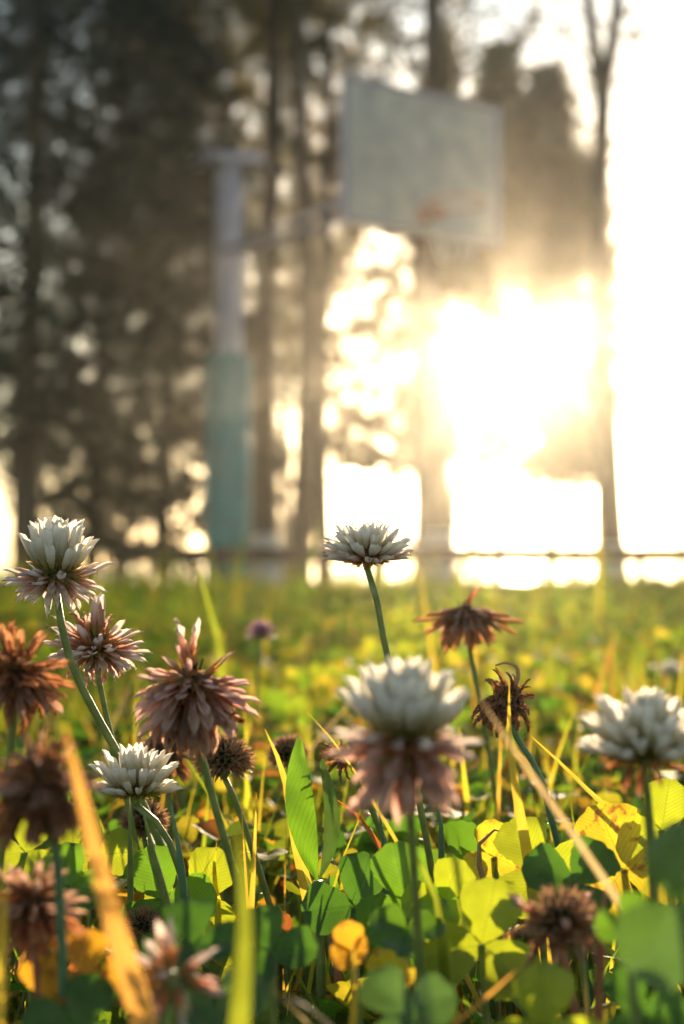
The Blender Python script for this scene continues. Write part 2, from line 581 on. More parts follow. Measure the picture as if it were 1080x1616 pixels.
# ------------------------------------------------------------------ templates for leaves and blades
def leaflet(rows, cols, L=1.0, W=1.0, fold=0.16, droop=0.15):
    ts = np.linspace(0, 1, rows)
    prof = np.interp(ts, [0, .12, .3, .55, .75, .9, 1.0], [.03, .17, .33, .46, .47, .36, .20]) * W
    v, uv = [], []
    for t_, wd in zip(ts, prof):
        for c in np.linspace(-1, 1, cols):
            y = t_ * L
            if t_ > 0.72:
                y -= (1 - abs(c)) * 0.07 * (t_ - 0.72) / 0.28
                y -= (abs(c) ** 3) * 0.10 * (t_ - 0.72) / 0.28
            z = abs(c) * wd * 2 * fold - droop * t_ * t_ + 0.012 * math.sin(9 * t_ + 3 * c)
            v.append((c * wd, y, z)); uv.append((0.5 + c * wd, t_))
    f = [(j * cols + i, j * cols + i + 1, (j + 1) * cols + i + 1, (j + 1) * cols + i) for j in range(rows - 1) for i in range(cols - 1)]
    return np.array(v, dtype=float), np.array(f), np.array(uv)


def rotz(a):
    c, s = np.cos(a), np.sin(a)
    return np.array([[c, -s, 0], [s, c, 0], [0, 0, 1.0]])


def rotx(a):
    c, s = np.cos(a), np.sin(a)
    return np.array([[1, 0, 0], [0, c, -s], [0, s, c.item() if hasattr(c, 'item') else c]])


def trefoil(rows, cols, up=0.15, fold=0.16):
    Tv, Tf, Tu = leaflet(rows, cols, fold=fold)
    ms = np.array([rotz(a) @ rotx(up) for a in (0, R(118), R(-122))])
    return spread(Tv, Tf, Tu, ms, np.zeros((3, 3)))


def blade_tpl(rows, bend, tw=0.0):
    v, uv = [], []
    for j in range(rows):
        t_ = j / (rows - 1)
        wd = 0.5 * min(1.0, 0.55 + t_ * 1.2) * (1 - t_ ** 2.6) + 0.012
        a = bend * t_
        y = math.sin(a) / bend * t_ if False else bend * 0.5 * t_ * t_
        z = t_ * (1 - 0.12 * abs(bend) * t_ * t_)
        an = tw * t_
        for c in (-1, 0, 1):
            v.append((c * wd * math.cos(an), y + c * wd * math.sin(an) * 0.05, z)); uv.append((0.5 + c * 0.5, t_))
    for i in range(1, len(v), 3):
        pass
    f = [(j * 3 + i, j * 3 + i + 1, (j + 1) * 3 + i + 1, (j + 1) * 3 + i) for j in range(rows - 1) for i in range(2)]
    return np.array(v), np.array(f), np.array(uv)


def rot_mats(az, tilt, roll):
    """arrays of angles -> matrices Rz(az) Rx(tilt) Rz(roll)"""
    def Z(a):
        c, s = np.cos(a), np.sin(a); o = np.zeros_like(a); i = np.ones_like(a)
        return np.stack([np.stack([c, -s, o], -1), np.stack([s, c, o], -1), np.stack([o, o, i], -1)], -2)
    c, s = np.cos(tilt), np.sin(tilt); o = np.zeros_like(c); i = np.ones_like(c)
    X = np.stack([np.stack([i, o, o], -1), np.stack([o, c, -s], -1), np.stack([o, s, c], -1)], -2)
    return Z(az) @ X @ Z(roll)


def mound(x, y):
    """height factor of the cover: hummocks and hollows"""
    return 0.5 + 0.25 * np.sin(x * 7.3 + 1.3 * np.sin(y * 3.1)) + 0.25 * np.sin(y * 5.7 + 2.0 * np.sin(x * 2.3) + 1.0)


def wedge(n, d0, d1, half=0.40, power=1.0):
    """random ground spots in a wedge in front of the camera"""
    u = rng.random(n)
    d = np.sqrt(d0 ** 2 + (d1 ** 2 - d0 ** 2) * u) if power == 1.0 else d0 + (d1 - d0) * u ** power
    x = (rng.random(n) * 2 - 1) * (half * d + 0.12)
    return x, d


gz = np.vectorize(ground_z)

# clover leaves
parts = []
pet = []
for (n, d0, d1, rows, cols, hmin, hmax, smin, smax) in (
        (1000, 0.20, 0.36, 9, 7, 0.015, 0.086, 0.006, 0.012),
        (2500, 0.34, 0.80, 8, 5, 0.025, 0.102, 0.007, 0.013),
        (5200, 0.75, 2.2, 4, 3, 0.03, 0.105, 0.009, 0.015),
        (9000, 2.0, 6.0, 3, 3, 0.03, 0.105, 0.014, 0.024)):
    x, y = wedge(n, d0, d1)
    h = hmin + (hmax - hmin) * rng.random(n) ** 0.7 * (0.55 + 0.45 * mound(x, y))
    sc = smin + (smax - smin) * rng.random(n)
    az = rng.random(n) * 2 * np.pi
    tilt = np.abs(rng.normal(0, 0.55, n)).clip(0, 1.35)
    z = gz(x, y) + h
    for k, up in enumerate((0.1, 0.45, -0.15)):
        s = np.arange(n) % 3 == k
        Tv, Tf, Tu = trefoil(rows, cols, up, 0.10 + 0.1 * k)
        mm = rot_mats(az[s], tilt[s], rng.random(s.sum()) * 6.28) * sc[s][:, None, None]
        parts.append(spread(Tv, Tf, Tu, mm, np.stack([x[s], y[s], z[s]], -1)))
    if d0 < 0.7:
        for i in range(n):
            r0 = np.array([x[i] + rng.normal(0, .012), y[i] + rng.normal(0, .012), ground_z(x[i], y[i]) - 0.002])
            pet.append((r0, np.array([x[i], y[i], z[i]])))
cut = 6
tag(np_mesh('clover_leaves', *join(parts[:cut]), M['cover']), kind='stuff')
tag(np_mesh('meadow_clover', *join(parts[cut:]), M['meadow_leaf']), kind='stuff')
mb = MB()
for a, b in pet:
    mid = (a + b) / 2 + rng.normal(0, .004, 3)
    mb.tube([a, mid, b], [0.0007, 0.0006, 0.0005], 5, False)
tag(mb.build('clover_stalks', M['stem']), kind='stuff')

# grass
parts = []
for (n, d0, d1, hmin, hmax, wmin, wmax, rows) in (
        (300, 0.17, 0.26, 0.04, 0.085, 0.0008, 0.0024, 8),
        (1700, 0.26, 0.46, 0.05, 0.118, 0.0008, 0.0026, 8),
        (5500, 0.42, 1.0, 0.05, 0.135, 0.0010, 0.0034, 7),
        (300, 0.8, 3.0, 0.15, 0.25, 0.002, 0.0045, 8),
        (11000, 0.9, 3.0, 0.045, 0.135, 0.0015, 0.004, 5),
        (16000, 2.8, 8.0, 0.04, 0.12, 0.003, 0.007, 4),
        (1500, 3.0, 8.0, 0.17, 0.30, 0.006, 0.011, 6),
        (14000, 7.5, 20.0, 0.03, 0.10, 0.006, 0.014, 3)):
    x, y = wedge(n, d0, d1)
    cl = 0.35 + 0.65 * (rng.random(n) < 0.5 + 0.5 * np.sin(x * 9 + y * 4) * np.sin(y * 6.0 - x * 3))
    h = (hmin + (hmax - hmin) * rng.random(n) ** 1.6) * (0.7 + 0.3 * cl)
    wd = wmin + (wmax - wmin) * rng.random(n)
    if d0 > 0.6:
        h = h * (0.62 + 0.5 * mound(x * 0.7, y * 0.7))
    az = rng.random(n) * 2 * np.pi
    tilt = rng.normal(0, 0.28, n)
    z = gz(x, y) - 0.003
    bends = (0.3, 0.8, 1.4, 0.05)
    for k, bd in enumerate(bends):
        s = np.arange(n) % 4 == k
        Tv, Tf, Tu = blade_tpl(rows, bd)
        mm = rot_mats(az[s], tilt[s], rng.random(s.sum()) * 0.6)
        S = np.zeros((s.sum(), 3, 3)); S[:, 0, 0] = wd[s]; S[:, 1, 1] = h[s]; S[:, 2, 2] = h[s]
        parts.append(spread(Tv, Tf, Tu, mm @ S, np.stack([x[s], y[s], z[s]], -1)))
tag(np_mesh('grass', *join(parts[:16]), M['blade']), kind='stuff')
tag(np_mesh('meadow_grass', *join(parts[16:]), M['meadow_blade']), kind='stuff')
# dead blades lying in the clover
parts = []
n = 1500
x, y = wedge(n, 0.19, 1.4)
Tv, Tf, Tu = blade_tpl(7, 0.9)
mm = rot_mats(rng.random(n) * 6.28, 1.25 + rng.normal(0, 0.22, n), rng.random(n) * 3)
S = np.zeros((n, 3, 3)); S[:, 0, 0] = 0.0008 + 0.0018 * rng.random(n); S[:, 1, 1] = S[:, 2, 2] = 0.02 + 0.05 * rng.random(n)
tag(np_mesh('dry_grass', *spread(Tv, Tf, Tu, mm @ S, np.stack([x, y, 0.015 + 0.06 * rng.random(n)], -1)), M['dry']), kind='stuff')


# ------------------------------------------------------------------ clover flowers
def petal_mesh(kind, mat, var=0):
    """corolla of one floret along +Z, unit mm -> m; outward side +X"""
    mb = MB()
    L, W = 0.0084, 0.0023
    z0 = 0.0026
    rows, cols = 9, 7

    vb = (0.0, 0.10, -0.12)[var]
    vt = (0.0, 0.5, -0.6)[var]

    def sheet(L, W, A, prof, bend, x0=0.0, z0=z0, y0=0.0, yaw=0.0, ripple=0.0):
        v, uv = [], []
        wild = 1.3 if kind in ('wilted', 'dry') else 0.6
        for j in range(rows):
            t_ = j / (rows - 1)
            wd = W * np.interp(t_, prof[0], prof[1])
            for i in range(cols):
                c = -1 + 2 * i / (cols - 1)
                a = c * A
                y = math.sin(a) / math.sin(min(A, 1.5)) * wd / 2
                x = x0 + (math.cos(a) - 1) * wd * 0.55 + (bend + vb * wild) * L * t_ * t_ + ripple * math.sin(t_ * 17 + c * 5) * 0.0003
                x += 0.0004 + L * 0.9 * max(0.0, t_ - 0.74) ** 2 + (0.00012 * math.cos(c * 9.4) if kind != 'dry' else 0)
                z = z0 + L * t_ - (abs(c) ** 2) * L * 0.07 * t_
                yy = y0 + y + vt * wild * 0.12 * L * t_ * t_
                z -= abs(vb) * wild * L * 0.3 * t_ * t_ * t_
                v.append((x * math.cos(yaw) - yy * math.sin(yaw), x * math.sin(yaw) + yy * math.cos(yaw), z))
                uv.append((i / (cols - 1), t_))
        f = [(j * cols + i, j * cols + i + 1, (j + 1) * cols + i + 1, (j + 1) * cols + i) for j in range(rows - 1) for i in range(cols - 1)]
        mb.add(v, f, uv)

    if kind == 'fresh':
        sheet(L, W, 1.35, ([0, .15, .35, .6, .8, .92, 1], [.45, .6, .86, 1, .96, .76, .30]), -0.26)
        sheet(L * .66, W * .5, 0.9, ([0, .3, .7, .9, 1], [.4, .9, 1, .7, .3]), -0.22, -0.0008, z0, 0.0006, 0.5)
        sheet(L * .66, W * .5, 0.9, ([0, .3, .7, .9, 1], [.4, .9, 1, .7, .3]), -0.22, -0.0008, z0, -0.0006, -0.5)
    elif kind == 'open':
        sheet(L * 1.05, W * 1.02, 1.0, ([0, .15, .35, .6, .8, .93, 1], [.35, .45, .75, 1, .9, .6, .12]), -0.20)
        sheet(L * .62, W * .5, 0.9, ([0, .3, .7, .9, 1], [.4, .9, 1, .7, .3]), -0.20, -0.0008, z0, 0.0007, 0.6)
        sheet(L * .62, W * .5, 0.9, ([0, .3, .7, .9, 1], [.4, .9, 1, .7, .3]), -0.20, -0.0008, z0, -0.0007, -0.6)
    elif kind == 'wilted':
        sheet(L, W * .82, 1.45, ([0, .15, .35, .6, .8, .93, 1], [.45, .6, .8, .8, .72, .35, .05]), -0.16, ripple=1.3)
        sheet(L * .8, W * .5, 1.0, ([0, .3, .7, 1], [.4, .9, .8, .1]), 0.05, -0.0006, z0, 0.0003, 0.4, 1.0)
    else:   # dry, thin and curled
        sheet(L * .8, W * .62, 1.5, ([0, .2, .5, .8, 1], [.6, .8, .7, .45, .05]), 0.22, ripple=2.0)
    return mb.data('floret', mat)


def calyx_mesh(mat, teeth=0.0016):
    mb = MB()
    n = 10
    v, uv = [], []
    prof = [(-0.0030, 0.00022), (-0.0006, 0.00026), (0.0, 0.0006), (0.0012, 0.00092), (0.0028, 0.00105)]
    for (z, r) in prof:
        for k in range(n):
            a = 2 * math.pi * k / n
            v.append((r * math.cos(a), r * math.sin(a), z)); uv.append((k / n, max(0, z) / 0.0046))
    f = []
    for j in range(len(prof) - 1):
        for k in range(n):
            k2 = (k + 1) % n
            f.append((j * n + k, j * n + k2, (j + 1) * n + k2, (j + 1) * n + k))
    b = (len(prof) - 1) * n
    for k in range(5):
        a = 2 * math.pi * (2 * k + 1) / n
        v.append((0.00165 * math.cos(a), 0.00165 * math.sin(a), 0.0028 + teeth)); uv.append((0.5, 1.0))
        i0, i1, i2 = b + 2 * k, b + 2 * k + 1, b + (2 * k + 2) % n
        f.append((i0, i1, len(v) - 1)); f.append((i1, i2, len(v) - 1))
    mb.add(v, f, uv)
    return mb.data('calyx', mat)


PM, CM = {}, {}


def floret_data(kind, mat, var):
    if (kind, mat, var) not in PM:
        PM[(kind, mat, var)] = petal_mesh(kind, M[mat], var)
    return PM[(kind, mat, var)]


def calyx_data(mat):
    if mat not in CM:
        CM[mat] = calyx_mesh(M[mat], 0.0016 if mat != 'calyx_dark' else 0.0026)
    return CM[mat]


def make_flower(label, px, py, d, rings, stem, up=(0, 0, 1), size=1.0, stem_mat='stem', stem_r=0.0009, seed=1, recept=0.0016, group='white clover flower heads on their stems', cat='clover flower', name='clover_flower', spin=None):
    """rings: (count, position angle, direction angle, length factor, petal kind, petal material, calyx material, angular jitter)
       stem: photo points (px, py, depth) below the head; the last one is carried down to the ground"""
    rn = random.Random(seed)
    c = P(px, py, d)
    upv = Vector(up).normalized()
    head_base = c - upv * 0.0035 * size
    pts = [head_base] + [P(*q) for q in stem]
    last = pts[-1]
    prev = pts[-2]
    sl = max(-0.9, min(0.9, (last.x - prev.x) / max(0.004, prev.z - last.z)))
    gx = last.x + sl * last.z * 0.7
    gy = last.y + 0.012
    g = Vector((gx, gy, ground_z(gx, gy) - 0.004))
    if last.z > 0.02:
        pts.append(g)
    root = empty(name, g, label, cat, group)
    off = -g
    mb = MB()
    path = smooth_path([p_ + off for p_ in pts], 22)
    nP = len(path)
    mb.tube(path, [stem_r * (0.82 + 0.3 * i / nP) for i in range(nP)], 10)
    if abs(d - 0.325) < 0.02:
        for _ in range(150):
            i = rn.randrange(1, len(path) - 1)
            a = rn.random() * 6.28
            q0 = path[i].lerp(path[i + 1], rn.random())
            dv = Vector((math.cos(a), math.sin(a), rn.uniform(-.3, .5))).normalized()
            q1 = q0 + dv * (stem_r + rn.uniform(.0004, .0010))
            mb.tube([q0 + dv * stem_r * .8, q1], [0.00004, 0.00002], 3, False)
    mb.build('stem', M[stem_mat], root)
    mb = MB()
    hc = c + off
    rr = recept * size
    mb.tube([hc - upv * rr * 2.4, hc - upv * rr * 1.6, hc - upv * rr * .5, hc + upv * rr * .6, hc + upv * rr * 1.3], [stem_r * .9, rr * .8, rr, rr * .8, rr * .2], 12)
    mb.build('receptacle', M[stem_mat], root)
    q = upv.to_track_quat('Z', 'Y')
    spin = rn.random() * 6.28 if spin is None else spin
    for ri, (n, tp, td, lf, pk, pm, cmn, jit) in enumerate(rings):
        n = int(round(n * (1.28 if pk and n > 2 else 1)))
        for i in range(n):
            az = spin + ri * 0.37 + 2 * math.pi * (i + 0.35 * rn.uniform(-1, 1)) / n
            a1 = R(tp + rn.uniform(-1, 1) * jit * 0.5)
            jit = jit if pk in (None, 'fresh', 'open') else jit * 1.25
            a2 = R(td + rn.uniform(-1, 1) * jit)
            az2 = az + R(rn.uniform(-1, 1) * jit * 0.6)
            pos = Vector((math.sin(a1) * math.cos(az), math.sin(a1) * math.sin(az), math.cos(a1))) * (0.0030 * size)
            dr = Vector((math.sin(a2) * math.cos(az2), math.sin(a2) * math.sin(az2), math.cos(a2)))
            # floret frame: Z along dr, X on the outer side
            xo = Vector((math.cos(a2) * math.cos(az2), math.cos(a2) * math.sin(az2), -math.sin(a2)))
            yo = dr.cross(xo)
            s = size * lf * (rn.uniform(0.88, 1.10) if pk in (None, 'fresh', 'open') else rn.uniform(0.76, 1.12))
            mat3 = Matrix((xo, yo, dr)).transposed()
            tw = Matrix.Rotation(R(rn.uniform(-1, 1) * jit), 3, 'Z')
            mat3 = mat3 @ tw
            full = Matrix.Translation(hc) @ q.to_matrix().to_4x4() @ Matrix.Translation(pos) @ mat3.to_4x4() @ Matrix.Diagonal((s, s, s, 1))
            if pk:
                f = bpy.data.objects.new('floret', floret_data(pk, pm, rn.randrange(3)))
                C.objects.link(f)
                f.parent = root
                f.matrix_local = full
                k = bpy.data.objects.new('calyx', calyx_data(cmn))
                C.objects.link(k)
                k.parent = f
            else:
                k = bpy.data.objects.new('calyx', calyx_data(cmn))
                C.objects.link(k)
                k.parent = root
                k.matrix_local = full
    return root


W_, B_, K_ = 'p_white', 'p_blush', 'p_pink'
CG, CT, CB, CD = 'calyx_green', 'calyx_tan', 'calyx_brown', 'calyx_dark'
half_open = [
    (5, 10, 2, 1.0, 'fresh', W_, CG, 7), (9, 34, 14, 1.08, 'fresh', W_, CG, 8), (13, 58, 30, 1.1, 'fresh', W_, CG, 8),
    (12, 76, 48, 1.02, 'fresh', W_, CG, 9), (7, 90, 92, 0.98, 'open', B_, CG, 10), (11, 98, 112, 0.92, 'open', B_, CG, 9),
    (14, 104, 134, 0.85, 'open', B_, CG, 8), (12, 116, 156, 0.82, 'wilted', W_, CT, 7)]
open_bowl = [
    (6, 12, 2, 0.86, 'fresh', W_, CG, 7), (11, 36, 20, 0.95, 'fresh', W_, CG, 7), (16, 60, 40, 1.02, 'fresh', W_, CG, 6),
    (18, 80, 62, 1.06, 'fresh', W_, CG, 6), (14, 96, 84, 0.92, 'fresh', W_, CG, 7), (10, 108, 104, 0.5, None, None, CG, 8)]

make_flower('tall white clover head with blush lower petals, its stem slanting down right', 88, 907, 0.320, half_open,
            [(97, 985, 0.321), (112, 1045, 0.322), (145, 1115, 0.324), (184, 1185, 0.327)], up=(0.03, -0.10, 1), size=0.90, seed=3, stem_r=0.00105)
make_flower('fading clover head with pink tipped petals, touching the tall white one', 152, 1022, 0.338, [
    (4, 14, 14, 1.0, 'fresh', B_, CG, 10), (5, 40, 36, 0.9, 'wilted', 'p_pink', CT, 18), (7, 70, 66, 1.0, 'open', B_, CT, 14),
    (10, 88, 88, 1.0, 'open', B_, CT, 12), (13, 98, 112, 0.98, 'open', B_, CG, 10), (14, 108, 134, 0.92, 'wilted', B_, CG, 9),
    (10, 120, 154, 0.86, 'dry', 'p_pink', CT, 9)],
            [(158, 1080, 0.339), (168, 1130, 0.34), (186, 1200, 0.342)], up=(0.05, 0.0, 1), size=0.90, seed=5, stem_r=0.0008)
make_flower('white clover head with a green underside, low at the left in front of several stems', 215, 1250, 0.312, open_bowl,
            [(240, 1290, 0.312), (268, 1330, 0.313), (288, 1390, 0.314)], up=(-0.03, 0.10, 1), size=0.80, seed=8)
make_flower('white clover head with glinting rim, alone on a long straight stem against the trunks', 580, 879, 0.322, [
    (6, 14, 8, 0.66, 'fresh', W_, CG, 8), (11, 38, 34, 0.80, 'fresh', W_, CG, 8), (15, 60, 56, 0.96, 'fresh', W_, CT, 7),
    (18, 78, 74, 1.04, 'fresh', W_, CT, 7), (15, 94, 92, 0.95, 'fresh', B_, CT, 7), (14, 108, 108, 0.62, None, None, CT, 8)],
            [(592, 935, 0.323), (604, 1000, 0.324), (618, 1065, 0.326), (640, 1160, 0.33)], up=(0.0, -0.12, 1), size=0.77, seed=12)
make_flower('large soft white clover head with a drooping pink skirt, in the middle', 640, 1164, 0.218, [
    (7, 10, 2, 1.0, 'fresh', W_, CG, 8), (13, 32, 16, 1.05, 'fresh', W_, CG, 8), (18, 56, 34, 1.1, 'fresh', W_, CG, 8),
    (19, 76, 56, 1.1, 'fresh', W_, CG, 8), (9, 94, 96, 1.0, 'open', B_, CT, 10), (9, 104, 118, 1.05, 'open', 'p_pink', CT, 10),
    (12, 125, 148, 1.15, 'open', 'p_pink', CG, 8), (12, 135, 164, 1.3, 'wilted', 'p_pink', CB, 7)],
            [(648, 1290, 0.222), (655, 1400, 0.228)], up=(0.04, -0.05, 1), size=0.84, seed=15)
make_flower('soft white clover head with a green centre, cut by the right edge', 1016, 1190, 0.232, [
    (6, 10, 2, 0.9, 'fresh', W_, CG, 7), (12, 34, 18, 1.0, 'fresh', W_, CG, 7), (16, 58, 40, 1.1, 'fresh', W_, CG, 6),
    (18, 78, 62, 1.15, 'fresh', W_, CG, 6), (16, 92, 84, 1.1, 'fresh', W_, CG, 7), (12, 108, 122, 0.8, 'wilted', 'p_rust', CT, 8)],
            [(1022, 1260, 0.236), (1030, 1380, 0.24)], up=(0.0, 0.05, 1), size=0.78, seed=18)
spent = [
    (2, 20, 14, 0.95, 'wilted', B_, CT, 12), (3, 60, 62, 0.62, 'open', 'p_pink', CT, 16), (7, 80, 92, 0.8, 'open', 'p_pink', CT, 13),
    (10, 92, 112, 1.0, 'open', 'p_pink', CT, 14), (14, 104, 134, 1.14, 'open', 'p_pink', CB, 12), (16, 116, 154, 1.2, 'wilted', 'p_dusty', CB, 9),
    (15, 126, 168, 1.2, 'open', 'p_dusty', CB, 7), (10, 135, 176, 1.25, 'wilted', 'p_rust', CB, 7)]
make_flower('big spent clover head of dusty pink and brown drooping petals', 305, 1075, 0.282, spent,
            [(316, 1180, 0.284), (336, 1260, 0.286), (362, 1350, 0.289)], up=(0.06, -0.1, 1), size=0.96, seed=21)
make_flower('rusty brown clover head with long withered petals spread like wings', 736, 968, 0.43, [
    (8, 60, 112, 0.8, 'open', 'p_dusty', CB, 8), (12, 85, 132, 0.9, 'open', 'p_dusty', CB, 8), (14, 100, 150, 1.0, 'open', 'p_rust', CB, 8),
    (12, 110, 166, 1.1, 'wilted', 'p_rust', CB, 8), (2, 90, 102, 1.6, 'open', 'p_rust', CB, 3), (2, 92, 118, 1.5, 'open', 'p_rust', CB, 3)],
            [(745, 1045, 0.432), (758, 1110, 0.434), (770, 1180, 0.44)], size=0.95, seed=23, spin=-1.5)
rt = make_flower('round dried dark brown clover head with a curled withered tip', 802, 1108, 0.330, [
    (4, 30, 40, 0.6, 'dry', 'p_brown', CB, 16), (8, 60, 72, 0.72, 'dry', 'p_brown', CB, 14), (12, 80, 100, 0.78, 'dry', 'p_brown', CB, 12),
    (15, 95, 124, 0.80, 'dry', 'p_brown', CB, 10), (16, 105, 142, 0.80, 'dry', 'p_brown', CB, 9), (14, 118, 160, 0.78, 'dry', 'p_brown', CB, 8)],
            [(822, 1175, 0.331), (848, 1215, 0.332), (872, 1300, 0.334)], up=(0.12, 0.02, 1), size=0.90, seed=27, stem_mat='stem_blue')
o_ = -Vector(rt.location)
mb = MB()
mb.tube(smooth_path([P(806, 1092, .329) + o_, P(818, 1066, .328) + o_, P(813, 1050, .327) + o_, P(798, 1046, .327) + o_, P(782, 1050, .327) + o_], 16),
        [0.0007 - 0.00003 * i for i in range(17)], 7)
mb.build('withered_tip', M['stem_tan'], rt)
dark_round = [
    (6, 20, 20, 0.62, None, None, CD, 10), (10, 45, 45, 0.66, None, None, CD, 10), (14, 65, 66, 0.70, None, None, CD, 8), (16, 82, 84, 0.72, None, None, CD, 8),
    (14, 95, 104, 0.70, None, None, CD, 8), (12, 110, 128, 0.66, None, None, CD, 8)]
make_flower('small dark green seed head with hairy pale tips, beside the big spent head', 354, 1200, 0.345, dark_round,
            [(366, 1250, 0.346), (388, 1310, 0.347)], size=1.15, seed=31)
make_flower('small dark seed head half hidden under the low white clover head', 228, 1298, 0.350, dark_round,
            [(232, 1340, 0.35), (236, 1400, 0.352)], size=0.95, seed=33)
make_flower('tiny grey green bud deep among the clover leaves at lower left', 226, 1462, 0.315, dark_round,
            [(228, 1500, 0.316)], size=0.72, seed=34)
make_flower('small dark brown seed head just left of the folded broad leaf', 455, 1190, 0.38, dark_round,
            [(460, 1230, 0.38), (466, 1290, 0.382)], size=0.9, seed=35)
brown_round = [
    (8, 20, 30, 0.66, 'dry', 'p_dusty', CB, 14), (10, 45, 70, 0.7, 'dry', 'p_dusty', CB, 14), (14, 75, 104, 0.72, 'open', 'p_dusty', CB, 11),
    (16, 92, 130, 0.78, 'wilted', 'p_brown', CB, 9), (14, 110, 156, 0.8, 'open', 'p_brown', CB, 8), (10, 125, 172, 0.8, 'dry', 'p_brown', CB, 8)]
make_flower('dark brown spent clover head hidden behind the big spent one', 262, 1180, 0.40, brown_round,
            [(266, 1240, 0.4), (270, 1310, 0.402)], size=1.0, seed=37)
make_flower('rusty red spent clover head cut by the left edge, below the tall white one', 26, 1062, 0.262, [
    (6, 30, 40, 0.8, 'open', 'p_rust', CB, 14), (10, 60, 84, 0.9, 'open', 'p_rust', CT, 14), (13, 85, 112, 0.95, 'open', 'p_rust', CB, 12),
    (15, 100, 138, 0.95, 'open', 'p_dusty', CB, 9), (14, 115, 160, 0.95, 'wilted', 'p_rust', CB, 8)],
            [(20, 1150, 0.265), (10, 1260, 0.27)], up=(0.1, 0, 1), size=0.85, seed=39)
make_flower('blurred dark brown clover head with a greyish top, left of the broad orange blade', 66, 1240, 0.212, brown_round,
            [(86, 1330, 0.214), (96, 1450, 0.218), (102, 1610, 0.222)], up=(-0.1, 0, 1), size=0.92, seed=41, stem_mat='stem_blue')
make_flower('blurred maroon spent clover head low at the left edge', 52, 1432, 0.225, [
    (8, 35, 50, 0.75, 'open', 'p_dusty', CB, 12), (12, 70, 100, 0.8, 'open', 'p_dusty', CB, 12), (15, 95, 132, 0.85, 'open', 'p_rust', CB, 9), (14, 115, 160, 0.9, 'wilted', 'p_rust', CB, 8)],
            [(60, 1540, 0.228)], size=0.78, seed=43, stem_mat='stem_red')
make_flower('blurred pale pink clover head with few petals at the bottom left of centre', 272, 1545, 0.205, [
    (2, 12, 14, 1.1, 'open', B_, CT, 8), (4, 60, 66, 0.8, 'open', B_, CT, 12), (5, 95, 120, 0.9, 'wilted', 'p_pink', CT, 12), (5, 110, 150, 0.9, 'wilted', B_, CT, 8)],
            [(276, 1612, 0.207)], up=(-0.15, 0, 1), size=0.66, seed=45)
make_flower('blurred dark seed head among reddish stalks at the lower right', 886, 1462, 0.235, [
    (8, 30, 30, 0.8, None, None, CD, 10), (12, 60, 62, 0.85, None, None, CD, 10), (14, 85, 95, 0.85, None, None, CD, 10),
    (12, 105, 130, 0.9, 'dry', 'p_dusty', CB, 8), (4, 80, 70, 0.8, 'wilted', 'p_pink', CT, 14)],
            [(896, 1540, 0.237)], size=0.95, seed=47, stem_mat='stem_red')
make_flower('small dried clover head with golden tips behind the large soft white one', 552, 1192, 0.335, [
    (4, 40, 60, 0.7, 'dry', 'p_rust', CT, 14), (6, 70, 92, 0.8, 'dry', 'p_brown', CT, 14), (8, 95, 120, 0.8, 'dry', 'p_brown', CB, 10)],
            [(572, 1240, 0.336), (600, 1310, 0.338)], up=(-0.5, 0, 1), size=0.8, seed=49)
make_flower('small round mauve clover bud out in the meadow left of the middle stem', 412, 1004, 0.62, [
    (8, 15, 14, 0.8, 'fresh', 'p_mauve', CG, 8), (12, 45, 42, 0.85, 'fresh', 'p_mauve', CG, 8), (14, 75, 72, 0.85, 'fresh', 'p_mauve', CG, 8), (12, 95, 100, 0.8, 'fresh', B_, CG, 8)],
            [(408, 1060, 0.622), (402, 1130, 0.625)], size=0.62, seed=51)
make_flower('tiny pale clover head far out in the meadow above the right edge one', 1058, 1064, 0.85, open_bowl,
            [(1056, 1100, 0.85)], size=0.62, seed=53)


# bare stems
def make_stem(label, pts, r, mat, group='bare clover stems with no head'):
    w_ = [P(*q) for q in pts]
    g = w_[-1].copy(); g.y += 0.006; g.z = ground_z(g.x, g.y) - 0.004
    if w_[-1].z > 0.02:
        w_.append(g)
    o = MB()
    path = smooth_path([p_ - g for p_ in w_], 24)
    o.tube(path, [r * (0.8 + 0.3 * i / len(path)) * min(1.0, 0.12 + i * 0.3) for i in range(len(path))], 10)
    ob = o.build('bare_stem', M[mat])
    ob.location = g
    tag(ob, label, 'plant stem', group)


make_stem('upright green stem under the left half of the low white clover head', [(204, 1262, .318), (206, 1340, .319), (206, 1430, .32)], .00085, 'stem')
make_stem('blue green stem under the right rim of the low white clover head', [(268, 1262, .305), (281, 1330, .305), (290, 1410, .306)], .0010, 'stem_blue')
make_stem('pale green stem crossing under the middle of the low white clover head', [(224, 1270, .295), (240, 1340, .296), (262, 1420, .298)], .0010, 'stem')
make_stem('short dark green stem right of the large soft clover head', [(683, 1238, .325), (696, 1300, .326), (697, 1352, .327)], .0009, 'stem_blue')
make_stem('short dark green stem left of the large soft clover head', [(594, 1268, .325), (602, 1300, .326), (606, 1352, .327)], .0007, 'stem_blue')
make_stem('red stalk crossing the clover leaves at the lower right', [(958, 1380, .235), (952, 1440, .236), (948, 1520, .238)], .0009, 'stem_red')
make_stem('maroon stalk slanting down to the right in the lower right corner', [(970, 1390, .24), (985, 1470, .24), (1030, 1540, .242), (1085, 1600, .245)], .0010, 'stem_red')
make_stem('dark maroon stalk below the folded broad leaf', [(520, 1380, .31), (518, 1420, .311), (526, 1470, .312)], .0011, 'stem_red')
make_stem('hairy brown stalk curled over like a hook at the centre right', [(812, 1318, .325), (790, 1308, .325), (764, 1320, .325), (753, 1350, .325), (760, 1375, .325)], .0008, 'stem_tan')
make_stem('thin pale stalk slanting at the bottom left of centre', [(450, 1570, .2), (500, 1600, .202), (540, 1640, .204)], .0006, 'stem_tan')


